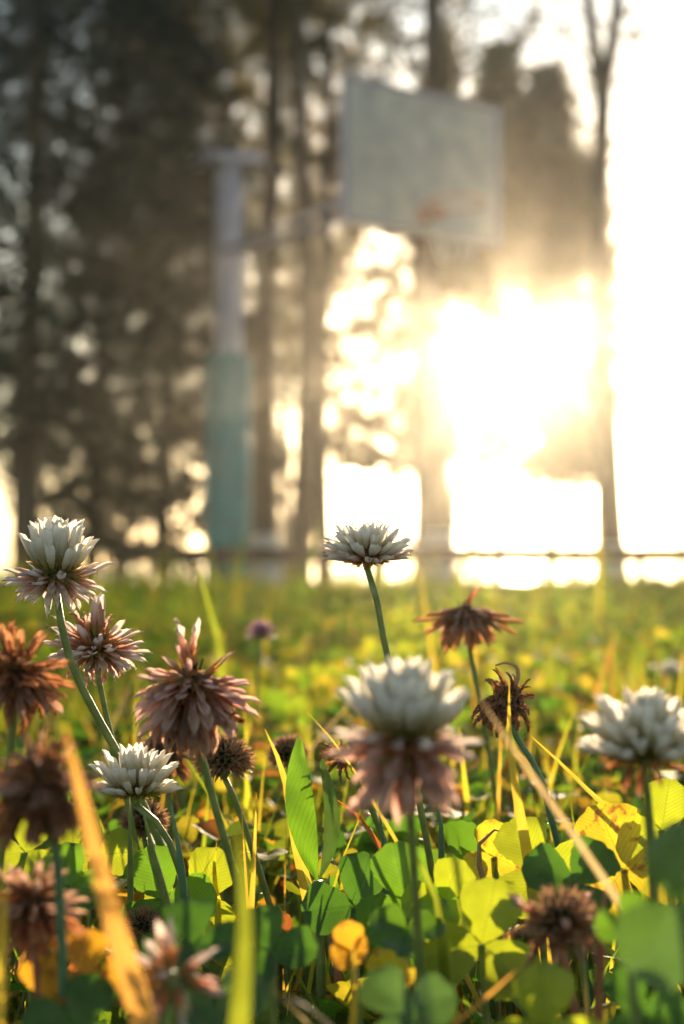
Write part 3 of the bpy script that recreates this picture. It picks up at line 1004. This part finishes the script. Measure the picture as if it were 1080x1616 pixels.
# ------------------------------------------------------------------ single grass blades
def make_blade(label, pts, wpx, mat, twist=0.0, name='grass_blade', root_down=True, peak=0.5, cat='grass blade', group='single grass blades standing out of the clover'):
    """pts from tip to base as (px, py, depth); wpx width in photo pixels at the widest"""
    w_ = [P(*q) for q in pts]
    dmean = sum(q[2] for q in pts) / len(pts)
    wd = wpx / FPX * dmean
    g = w_[-1].copy(); g.y += 0.004
    sl = max(-1.2, min(1.2, (w_[-1].x - w_[-2].x) / max(0.004, w_[-2].z - w_[-1].z)))
    g.x += sl * g.z * 0.8; g.z = ground_z(g.x, g.y) - 0.004
    if root_down and w_[-1].z > 0.02:
        w_.append(g)
    path = smooth_path([p_ - g for p_ in w_], 20)
    n = len(path)
    side0 = Vector((1, 0, 0))
    v, uv = [], []
    cols = 5
    for i, p_ in enumerate(path):
        t_ = i / (n - 1)
        d = (path[min(i + 1, n - 1)] - path[max(i - 1, 0)]).normalized()
        s = (side0 - d * side0.dot(d)).normalized()
        nn = d.cross(s)
        a = twist * (t_ - 0.2)
        s2 = s * math.cos(a) + nn * math.sin(a)
        n2 = d.cross(s2)
        hw = wd / 2 * min(1.0, (t_ / peak) ** 0.7 if t_ < peak else 1.0 - 0.35 * (t_ - peak) / (1 - peak)) + wd * 0.01
        for c in np.linspace(-1, 1, cols):
            v.append(p_ + s2 * hw * c + n2 * (abs(c) * hw * 0.45 + 0.04 * hw * math.sin(t_ * 23 + c * 2)))
            uv.append((0.5 + 0.5 * c, t_))
    f = [(j * cols + i, j * cols + i + 1, (j + 1) * cols + i + 1, (j + 1) * cols + i) for j in range(n - 1) for i in range(cols - 1)]
    mb = MB(); mb.add(v, f, uv)
    ob = mb.build(name, M[mat])
    ob.location = g
    tag(ob, label, cat, group)


make_blade('broad blurred orange grass blade leaning from upper left to the bottom', [(102, 1142, .178), (136, 1280, .18), (172, 1420, .184), (215, 1560, .19), (240, 1650, .194)], 44, 'blade_orange', 0.3, peak=.25)
make_blade('yellow grass blade rising left of the folded broad leaf', [(418, 1150, .33), (446, 1215, .33), (464, 1310, .33), (484, 1400, .332)], 21, 'blade_yellow', 0.4, peak=.3)
make_blade('wide blurred green grass blade rising at the bottom left of the centre', [(372, 1290, .168), (386, 1400, .17), (385, 1520, .174), (376, 1640, .178)], 44, 'blade_green', 0.2, peak=.3)
make_blade('slender yellow grass blade crossing the dried round head', [(804, 1078, .29), (804, 1170, .292), (822, 1290, .296), (842, 1400, .30)], 20, 'blade_yellow', 0.3, peak=.3)
make_blade('blurred tan grass blade slanting down right from the dried round head', [(755, 1098, .208), (806, 1175, .21), (862, 1255, .213), (925, 1345, .216)], 18, 'blade_tan', 0.5, peak=.4)
make_blade('yellow green grass blade arching from beside the dried head to the right', [(832, 1156, .318), (880, 1200, .316), (950, 1268, .314), (1002, 1312, .312), (1034, 1334, .312)], 26, 'blade_yellow', 0.5, peak=.7)
make_blade('yellow grass blade cut by the left edge near the bottom', [(4, 1350, .19), (6, 1420, .19), (2, 1540, .195)], 30, 'blade_yellow', 0.2, peak=.3)
make_blade('short red brown grass blade slanting right of the folded broad leaf', [(524, 1256, .325), (560, 1282, .325), (590, 1320, .326), (612, 1356, .327)], 15, 'blade_red', 0.9, peak=.3)
make_blade('fine tan grass blade slanting up left of the large soft head', [(484, 1122, .31), (510, 1150, .31), (545, 1195, .31), (580, 1250, .312)], 9, 'blade_yellow', 0.4, peak=.4)
make_blade('blurred orange grass blade lying low at the bottom right of centre', [(836, 1512, .215), (800, 1545, .215), (758, 1580, .217)], 24, 'blade_orange', 0.2, peak=.5)
make_blade('thin yellow green grass blade leaning right in the lower right corner', [(1036, 1330, .24), (1012, 1430, .242), (990, 1560, .246)], 18, 'blade_green', 0.3, peak=.4)
make_blade('pointed yellow grass blade with brown spots in the clover at lower left', [(342, 1330, .33), (338, 1380, .331), (348, 1440, .333)], 30, 'leaf_yellow', 0.2, peak=.7)
make_blade('yellow grass blade standing near the bottom edge in the middle', [(556, 1480, .225), (560, 1560, .227), (556, 1630, .23)], 26, 'blade_yellow', 0.3, peak=.4)
make_blade('pale tan grass blade at the bottom, leaning left of the middle', [(430, 1560, .21), (470, 1600, .21), (520, 1640, .213)], 14, 'blade_tan', 0.4, peak=.4)
make_blade('blurred green grass blade standing in the meadow left of the middle stem', [(312, 888, .62), (328, 950, .62), (345, 1010, .622), (352, 1100, .625)], 15, 'blade_green', 0.3, peak=.3)
make_blade('thin yellow grass blade leaning right of the large soft head', [(640, 1320, .25), (690, 1420, .252), (700, 1520, .256)], 30, 'blade_green', 0.4, peak=.5)
make_blade('upright pale grass blade right of the low white head', [(405, 1250, .3), (402, 1340, .302), (398, 1420, .304)], 14, 'blade_yellow', 0.2, peak=.4)


# ------------------------------------------------------------------ single leaves
def make_leaf(label, px, py, d, size_px, mat, tilt, az, leaflets=3, up=0.35, fold=0.14):
    """clover leaf whose centre shows at px, py; size of a leaflet in photo pixels; tilt from flat (90 stands up facing the camera)"""
    c = P(px, py, d)
    L = size_px / FPX * d
    g = Vector((c.x + random.uniform(-.006, .006), c.y + 0.008, 0)); g.z = ground_z(g.x, g.y) - 0.003
    root = empty('clover_leaf', g, label, 'clover leaf', 'single clover leaves near the camera')
    mb = MB()
    mb.tube(smooth_path([c - g, (c - g) * 0.55 + Vector((0.003, 0.002, 0)), Vector((0, 0, 0))], 12), 0.00075, 8)
    mb.build('petiole', M['stem'], root)
    Tv, Tf, Tu = leaflet(15, 9, fold=fold)
    for i in range(leaflets):
        a = R([0, 118, -122, 60][i]) + az
        mm = Matrix.Rotation(R(tilt), 3, 'X') @ Matrix.Rotation(a, 3, 'Z') @ Matrix.Rotation(up * (0.7 + 0.3 * i), 3, 'X')
        mb = MB()
        rim = random.random() * 6
        vs = []
        for k_, v_ in enumerate(Tv):
            q = Vector(v_)
            q.z += 0.03 * math.sin(q.y * 7 + rim) * q.x * 2
            if k_ % 9 in (0, 8):
                q.x *= 1 + 0.035 * math.sin(k_ * 2.4 + rim)
                q.y += 0.010 * math.cos(k_ * 3.1)
            vs.append(mm @ (q * L))
        mb.add(vs, [tuple(f_) for f_ in Tf], [tuple(u_) for u_ in Tu])
        lf = mb.build('leaflet', M[mat], root)
        lf.location = c - g
    return root


make_leaf('large yellow green clover leaf standing at the lower right of the middle', 760, 1490, .262, 108, 'leaf_lime', 72, -0.25)
make_leaf('rounded lime clover leaf behind the yellow blade, right of the curled stalk', 850, 1375, .30, 95, 'leaf_lime', 60, 0.5)
make_leaf('yellow rimmed clover leaf under the arching yellow green blade', 985, 1372, .30, 115, 'leaf_yellow', 62, 0.35)
make_leaf('thin gold edged clover leaf just above the right corner leaf', 1044, 1310, .31, 85, 'leaf_lime', 76, -0.2)
make_leaf('big dark blue green clover leaf blurred at the right edge', 1092, 1440, .185, 150, 'leaf_blue', 82, 0.1)
make_leaf('light green veined clover leaf under the low white head', 262, 1420, .322, 92, 'leaf_green', 70, 0.45)
make_leaf('light green veined clover leaf right of the blue green stem', 312, 1418, .335, 88, 'leaf_lime', 68, -0.5)
make_leaf('large dark green clover leaf shading the bottom left of centre', 305, 1490, .235, 90, 'leaf_dark', 35, 0.2)
make_leaf('dark blue green clover leaf blurred below the pale pink head', 345, 1610, .215, 100, 'leaf_blue', 45, 1.2)
make_leaf('bright lime clover leaf standing at the bottom right', 862, 1620, .215, 105, 'leaf_lime', 78, 0.05)
make_leaf('green clover leaf upright beneath the large soft head', 640, 1420, .29, 95, 'leaf_green', 75, 0.2)
make_leaf('lime clover leaf upright right beneath the large soft head', 700, 1420, .285, 72, 'leaf_lime', 80, -0.4)
make_leaf('blue green clover leaf blurred at the bottom middle', 640, 1600, .21, 90, 'leaf_blue', 50, 0.8)
make_leaf('small green clover leaf at the left behind the blurred brown head', 112, 1400, .30, 75, 'leaf_green', 60, 0.3)
make_leaf('lime clover leaf at the left edge above the maroon head', 40, 1345, .30, 70, 'leaf_lime', 70, -0.3)
make_leaf('orange clover leaf drooping near the bottom left edge', 78, 1500, .235, 70, 'leaf_orange', 60, 0.9)
make_leaf('orange yellow clover leaf curling at the bottom left beside the orange blade', 135, 1540, .225, 78, 'leaf_orange', 40, 2.2)
make_leaf('crumpled orange clover leaf near the bottom in the middle', 555, 1500, .24, 52, 'leaf_orange', 70, 0.2, 3, 0.9)
make_leaf('small gold clover leaf right of the crumpled orange one', 610, 1545, .24, 55, 'leaf_yellow', 55, 2.6, 3, 0.7)
make_leaf('green clover leaf with red edge right of the bottom middle', 640, 1480, .25, 70, 'leaf_green', 30, -1.2)
make_leaf('dark green clover leaf right of the large yellow green one', 905, 1395, .28, 90, 'leaf_dark', 50, -0.8)
make_leaf('dark green clover leaf at the bottom right corner', 1010, 1600, .21, 80, 'leaf_dark', 55, 0.5)
make_leaf('dark clover leaf beneath the folded broad leaf', 560, 1430, .30, 90, 'leaf_dark', 62, -0.3)
make_leaf('gold clover leaf behind the curled stalk', 780, 1352, .34, 60, 'leaf_yellow', 75, 0.1)
make_leaf('dark green clover leaf low in the middle left', 430, 1500, .245, 80, 'leaf_dark', 50, 0.4)
make_leaf('dark green clover leaf at the bottom left corner', 120, 1620, .215, 90, 'leaf_dark', 50, -0.4)
make_leaf('lime clover leaf left of the low white head', 150, 1350, .345, 78, 'leaf_lime', 70, 0.6)


make_leaf('mid green clover leaf blurred left of the big right edge leaf', 990, 1462, .205, 58, 'leaf_green', 62, -0.4)

# folded broad leaf with two halves
def make_broad_leaf():
    root_p = P(498, 1380, .312)
    g = Vector((root_p.x, root_p.y + .004, ground_z(root_p.x, root_p.y) - .003))
    root = empty('broad_leaf_plant', g, 'folded pointed broad leaf, one half green, the other blue grey, near the middle', 'broad leaf')
    rows = 16
    for side, mat in ((0, 'leaf_green'), (1, 'leaf_blue')):
        v, uv = [], []
        for j in range(rows):
            t_ = j / (rows - 1)
            tip, base = (P(478, 1172, .312), P(505, 1205, .318))[side], P(502, 1395, .314)
            spine = tip.lerp(base, t_) + Vector((0.0012 * math.sin(t_ * 3.1), 0, 0))
            wd = (46 if side == 0 else 34) / FPX * .312 * math.sin(math.pi * min(1, t_ * 0.94 + 0.03)) ** 0.8
            for c in np.linspace(0, 1, 7):
                dx = -wd * c if side == 0 else wd * c * 0.75
                dy = (-0.005 if side == 0 else -0.010) * c * math.sin(math.pi * t_) + 0.0006 * math.sin(14 * t_ + 4 * c)
                v.append(spine - g + Vector((dx, dy, 0.0015 * c)))
                uv.append((0.5 + 0.5 * c * (1 if side else -1), t_))
        f = [(j * 7 + i, j * 7 + i + 1, (j + 1) * 7 + i + 1, (j + 1) * 7 + i) for j in range(rows - 1) for i in range(6)]
        mb = MB(); mb.add(v, f, uv)
        mb.build('leaf_half', M[mat], root)
    mb = MB()
    mb.tube(smooth_path([P(502, 1390, .314) - g, P(504, 1440, .314) - g, Vector((0, 0, 0))], 10), .0011, 8)
    mb.build('petiole', M['stem'], root)


make_broad_leaf()


# ------------------------------------------------------------------ basketball stand
def basketball_stand():
    post = Vector((-1.06, 13.2, 0))
    bl = Vector((0.0, 10.4)); br = Vector((1.25, 11.22))
    root = empty('basketball_stand', (post.x, post.y, 0), 'basketball stand with a teal padded post and pale backboard, before the trees', 'basketball hoop')
    o = -post
    # post
    mb = MB(); mb.tube([(0, 0, -0.25), (0, 0, 1.9), (0, 0, 3.86)], [0.13, 0.13, 0.125], 20); mb.build('post', M['grey_metal'], root)
    mb = MB()
    mb.tube([(0, 0, -0.12), (0, 0, 0.03), (0, 0, 2.05), (0, 0, 2.09)], [0.20, 0.218, 0.218, 0.19], 28)
    mb.build('post_padding', M['teal'], root)
    # cap bar at the top
    mb = MB(); mb.box((-0.02, 0, 3.91), (0.70, 0.30, 0.10), Matrix.Rotation(R(2), 3, 'Y')); mb.build('top_plate', M['grey_metal'], root)
    # board
    ux = Vector((br.x - bl.x, br.y - bl.y, 0)); wlen = ux.length; ux.normalize()
    nrm = Vector((ux.y, -ux.x, 0))
    c = Vector(((bl.x + br.x) / 2, (bl.y + br.y) / 2, 0)) + o
    m3 = Matrix((ux, -nrm, Vector((0, 0, 1)))).transposed()
    zb, zt = 2.67, 3.77
    bc = Vector((c.x, c.y, (zb + zt) / 2))
    mb = MB(); mb.box(bc, (wlen - 0.06, 0.02, zt - zb - 0.06), m3); bd = mb.build('backboard', M['board'], root, False)
    mb = MB()
    for s in (-1, 1):
        mb.box(bc + ux * s * (wlen / 2 - 0.015), (0.035, 0.045, zt - zb), m3)
        mb.box(bc + Vector((0, 0, s * ((zt - zb) / 2 - 0.015))), (wlen - 0.07, 0.042, 0.033), m3)
    fr = mb.build('board_frame', M['grey_metal'], root, False)
    # arm
    a0 = Vector((0, 0, 3.05)); a1 = bc - nrm * 0.04 + Vector((0, 0, -0.15))
    mb = MB()
    for s in (-1, 1):
        mb.tube([a0 + ux * s * 0.08, a1 + ux * s * 0.22], 0.03, 10)
    mb.build('arm', M['grey_metal'], root)
    # rim
    rc = bc + nrm * 0.40 + Vector((0, 0, -0.40))
    mb = MB()
    ring = [rc + (ux * math.cos(2 * math.pi * i / 32) + nrm * math.sin(2 * math.pi * i / 32)) * 0.225 for i in range(33)]
    mb.tube(ring, 0.010, 8, False)
    mb.box(bc + nrm * 0.10 + Vector((0, 0, -0.42)), (0.12, 0.17, 0.10), m3)
    rim = mb.build('rim', M['orange_metal'], root)
    mb = MB()
    for i in range(12):
        for s in (-1, 1):
            pp = []
            for j in range(6):
                t_ = j / 5
                an = 2 * math.pi * (i + s * t_ * 1.5) / 12
                pp.append(rc + (ux * math.cos(an) + nrm * math.sin(an)) * (0.225 - 0.10 * t_) + Vector((0, 0, -0.42 * t_)))
            mb.tube(pp, 0.004, 4, False)
    mb.build('net', M['net'], rim)


basketball_stand()

# low rail
root = empty('low_rail_fence', (0, 12.4, 0), 'low dark rail fence running across the far edge of the grass', 'rail fence')
mb = MB()
pth = [(x, 0 + 0.06 * math.sin(x), 0.222 + 0.004 * math.sin(x * 2.1)) for x in np.arange(-2.0, 9.01, 0.5)]
mb.tube(pth, 0.068, 10)
mb.build('rail', M['rail'], root)
for x in (-1.9, 0.35, 2.6, 4.85, 7.1, 8.9):
    mb = MB(); mb.tube([(x, .02, -0.25), (x, .02, 0.19)], 0.04, 10); mb.build('post', M['rail'], root)


# ------------------------------------------------------------------ trees
def leaf_cloud(centres, radii, counts, size, flat=0.8):
    P_, S_ = [], []
    for c, r, n in zip(centres, radii, counts):
        q = rng.normal(0, 1, (n, 3))
        q /= np.linalg.norm(q, axis=1)[:, None] + 1e-9
        q *= (rng.random(n) ** 0.45)[:, None]
        q[:, 2] *= flat
        P_.append(np.asarray(c) + q * r)
    P_ = np.concatenate(P_)
    n = len(P_)
    T = np.array([(-0.5, 0, 0), (0, -0.28, 0.05), (0.5, 0, 0), (0, 0.28, 0.05)], dtype=float)
    Fq = np.array([(0, 1, 2, 3)])
    mats = rot_mats(rng.random(n) * 6.28, rng.random(n) * 3.14, rng.random(n) * 6.28)
    mats = mats * (size * (0.6 + 0.8 * rng.random(n)))[:, None, None]
    return spread(T, Fq, np.zeros((4, 2)), mats, P_)


def make_tree(label, px, depth, trunk_px, height, crown_lo, crown_r, clumps, per, leaf, mat='tleaf_dark', shape='cone', lean=(0, 0), white=0.0,
              fork=None, limbs=14, clump_r=0.42, group='trees behind the grass', cat='tree', name='tree', lo_r=0.6, airy=0.0):
    x = (px - 540) / FPX * depth
    y = depth
    gzv = ground_z(x, y)
    height = min(height, 9.3) - gzv; crown_lo -= gzv
    if fork: fork -= gzv
    if white: white -= gzv
    root = empty(name, (x, y, gzv), label, cat, group)
    r0 = trunk_px / FPX * depth / 2
    top_r = 0.25 if not fork else 0.55
    trunk_h = height * 0.96 if not fork else fork

    def axis(z):
        t_ = z / height
        return Vector((lean[0] * t_ + 0.05 * math.sin(z * 0.9 + px), lean[1] * t_ + 0.05 * math.sin(z * 0.7 + px * 2), z))
    zs = np.linspace(-0.15, trunk_h, 16)
    mb = MB()
    mb.tube([axis(z) for z in zs], [r0 * (1 + 0.10 * math.exp(-max(0, z) / 0.22)) * (1 - (1 - top_r) * max(0, z) / trunk_h) * (1 + 0.05 * math.sin(z * 3.3 + px)) for z in zs], 14)
    mb.build('trunk', M['bark'], root)
    if white:
        zs = np.linspace(-0.1, white, 6)
        mb = MB()
        mb.tube([axis(z) for z in zs], [r0 * (1 + 0.10 * math.exp(-max(0, z) / 0.22)) * (1 - (1 - top_r) * max(0, z) / trunk_h) * (1 + 0.05 * math.sin(z * 3.3 + px)) + 0.006 for z in zs], 14, False)
        mb.build('whitewashed_base', M['whitewash'], root)
    mb = MB()
    if fork:
        for s in (-1, 1):
            pp = [axis(fork - 0.15), axis(fork) + Vector((s * .08, 0, .35)), axis(fork) + Vector((s * .16, 0, 1.0)), axis(fork) + Vector((s * .30, 0, 2.2)), axis(fork) + Vector((s * .34, 0, 3.4))]
            mb.tube(smooth_path(pp, 12), [r0 * .5 - r0 * .03 * i for i in range(13)], 8)
    centres, radii = [], []
    H = height - crown_lo
    ends = []
    clumps *= 3
    per = int(per * 0.30)
    clump_r *= 0.62
    leaf *= 0.85
    for i in range(clumps):
        u = (i + rng.random()) / clumps
        z = crown_lo + H * u
        if shape == 'cone':
            rr = crown_r * (1 - 0.86 * u) * min(1.0, lo_r + u * 3)
        elif shape == 'column':
            rr = crown_r * math.sin(math.pi * min(1, 0.15 + 0.8 * u)) ** 0.6
        else:
            rr = crown_r * math.sqrt(max(0.02, 1 - (2 * u - 1) ** 2))
        a = rng.random() * 6.28
        q = rr * math.sqrt(rng.random())
        c = axis(z) + Vector((math.cos(a) * q, math.sin(a) * q, 0))
        # where this clump's shadow falls on the meadow: clumps left out to make a gap for the low sun
        tt = (c.z + gzv - 0.12) / sdir.z
        sx, sy = x + c.x - tt * sdir.x, y + c.y - tt * sdir.y
        if abs(sx) < 0.40 and -1.6 < sy < 2.4:
            continue
        if airy and 3.1 < c.z + gzv < 5.3 and rng.random() < airy:  # mid crown thinned on purpose so sunlight reaches the glare volume
            continue
        if abs(sx) < 1.4 and -1.0 < sy < 9.0 and rng.random() < 0.30:
            continue
        centres.append(tuple(c)); radii.append(clump_r * rng.uniform(0.6, 1.25))
        if i % max(1, clumps // max(1, limbs)) == 0:
            ends.append((z, c))
    for z, c in ends:
        b = axis(max(crown_lo * 0.6, z - 0.5))
        rb = max(0.008, r0 * 0.30 * (1 - z / height * 0.7))
        mid = b.lerp(c, 0.55) + Vector((0, 0, -0.06))
        mb.tube([b, mid, c], [rb, rb * .6, rb * .2], 6)
    if mb.v:
        mb.build('limbs', M['bark'], root)
    if clumps:
        Vv, Ff, Uu = leaf_cloud(centres, radii, [max(4, int(per * rng.uniform(.6, 1.4))) for _ in centres], leaf)
        o = np_mesh('crown', Vv, Ff, Uu, M[mat], False)
        o.parent = root
    return root


make_tree('big dark tree at the far left, its dense crown reaching to the ground', 48, 12.6, 46, 9.5, 1.1, 1.5, 260, 170, 0.10, 'tleaf_dark', 'column')
make_tree('dark tree second from the left with a thin trunk', 150, 16.0, 26, 10.0, 0.7, 1.5, 250, 150, 0.11, 'tleaf_dark', 'column')
make_tree('dense dark conifer behind and left of the teal post', 262, 18.0, 24, 11.0, 0.3, 2.0, 300, 140, 0.12, 'tleaf_dark', 'cone', lo_r=0.9)
make_tree('leafy tree right behind the top of the teal post', 350, 19.5, 22, 10.5, 1.4, 1.5, 170, 120, 0.12, 'tleaf_mid', 'column')
make_tree('straight tree just right of the teal post, thick trunk', 424, 15.0, 46, 11.0, 6.0, 1.3, 90, 120, 0.10, 'tleaf_mid', 'column', white=0.45)
make_tree('straight tree with the middle trunk of the three close together', 477, 14.2, 38, 11.0, 6.4, 1.2, 80, 120, 0.10, 'tleaf_mid', 'column')
make_tree('straight slim tree with the right trunk of the three close together', 512, 16.0, 28, 11.0, 5.6, 1.2, 80, 120, 0.10, 'tleaf_mid', 'column')
make_tree('bushy tree behind the three close trunks', 455, 22.0, 18, 9.8, 3.2, 1.5, 150, 90, 0.13, 'tleaf_warm', 'column')
make_tree('thick trunk tree below the backboard with a whitewashed base', 680, 17.5, 70, 9.6, 5.6, 1.4, 50, 90, 0.12, 'tleaf_warm', 'column', white=0.55)
make_tree('thin sapling leaning right, between the thick trunk and the right one', 728, 16.5, 11, 3.0, 1.6, 0.5, 12, 40, 0.07, 'tleaf_warm', 'ball', lean=(0.9, 0), limbs=4, clump_r=0.25)
make_tree('tall pointed tree behind the right half of the backboard', 705, 24.0, 14, 9.6, 4.9, 0.9, 60, 90, 0.14, 'tleaf_mid', 'cone')
make_tree('pointed dark tree right of the backboard', 790, 25.0, 15, 9.4, 4.9, 1.35, 150, 100, 0.14, 'tleaf_mid', 'cone', lo_r=0.9)
make_tree('broad brown tinged tree left of the forked one', 868, 23.0, 15, 8.2, 4.6, 1.3, 130, 90, 0.13, 'tleaf_warm', 'cone', lo_r=0.9)
make_tree('forked tree at the right with a bare twin top against the bright sky', 957, 14.0, 48, 9.0, 3.4, 0.7, 40, 60, 0.08, 'tleaf_warm', 'column', white=0.35, fork=4.9, limbs=14, clump_r=0.30)
make_tree('faint leafy tree at the far right, drowned in sunlight', 1075, 30.0, 12, 5.2, 2.0, 1.3, 50, 60, 0.12, 'tleaf_warm', 'ball')
make_tree('airy young tree between the three close trunks and the thick one', 590, 21.0, 9, 7.0, 1.5, 1.25, 109, 170, 0.15, 'tleaf_warm', 'column', limbs=20, airy=0.22)
make_tree('airy young tree right behind the thick trunk', 715, 25.5, 10, 7.2, 1.9, 1.3, 126, 170, 0.15, 'tleaf_warm', 'column', limbs=16, airy=0.22)
make_tree('airy tree below and right of the backboard, its leaves drowned in light', 866, 23.5, 10, 7.0, 1.6, 1.2, 114, 170, 0.15, 'tleaf_warm', 'column', limbs=16, airy=0.22)
make_tree('airy young tree just left of the forked tree', 905, 24.5, 9, 7.0, 1.5, 0.9, 92, 170, 0.15, 'tleaf_warm', 'column', limbs=16, airy=0.22)



def make_bush(label, px, depth, wm, hm, clumps, per, leaf, mat):
    x = (px - 540) / FPX * depth
    g = ground_z(x, depth)
    root = empty('bush', (x, depth, g), label, 'bush', 'bushes at the lake edge')
    cs, rs = [], []
    mb = MB()
    for i in range(clumps):
        a = rng.random() * 6.28; q = math.sqrt(rng.random()) * wm / 2
        z = hm * rng.random() ** 0.8
        c = (math.cos(a) * q, math.sin(a) * q, z)
        cs.append(c); rs.append(0.24 * rng.uniform(.6, 1.3))
        if i % 3 == 0:
            mb.tube([(c[0] * .2, c[1] * .2, -0.1), (c[0] * .7, c[1] * .7, z * .6), c], [0.02, 0.012, 0.004], 5)
    mb.build('branches', M['bark'], root)
    o = np_mesh('foliage', *leaf_cloud(cs, rs, [per] * clumps, leaf), M[mat], False)
    o.parent = root


make_bush('low dark bush at the foot of the left trees', 210, 15.5, 1.9, 1.3, 46, 60, 0.09, 'tleaf_dark')
make_bush('leafy bush seen between the three close trunks and the thick one', 590, 20.5, 1.6, 2.1, 26, 34, 0.09, 'tleaf_warm')
make_bush('thin bush behind the teal post', 400, 19.0, 1.2, 2.2, 30, 40, 0.09, 'tleaf_mid')
make_bush('loose bush right of the thick trunk', 790, 21.0, 1.6, 2.0, 16, 26, 0.09, 'tleaf_warm')

# ------------------------------------------------------------------ haze
mb = MB()
mb.box((0, 105, (10.6 - 2.7) / 2), (284, 274, 13.3))
hz = mb.build('glare_haze', bpy.data.materials.new('glare_haze'), None, False)  # scattering volume added to imitate the lens glare around the sun
m = hz.data.materials[0]
m.use_nodes = True
t = m.node_tree
t.nodes.clear()
out = t.nodes.new('ShaderNodeOutputMaterial')
pv = t.nodes.new('ShaderNodeVolumePrincipled')
pv.inputs['Color'].default_value = (1.0, 0.95, 0.86, 1)
pv.inputs['Density'].default_value = 0.0046
pv.inputs['Anisotropy'].default_value = 0.89
t.links.new(pv.outputs[0], out.inputs['Volume'])
tag(hz, 'warm volume added to imitate lens glare around the sun', None, None, 'stuff')
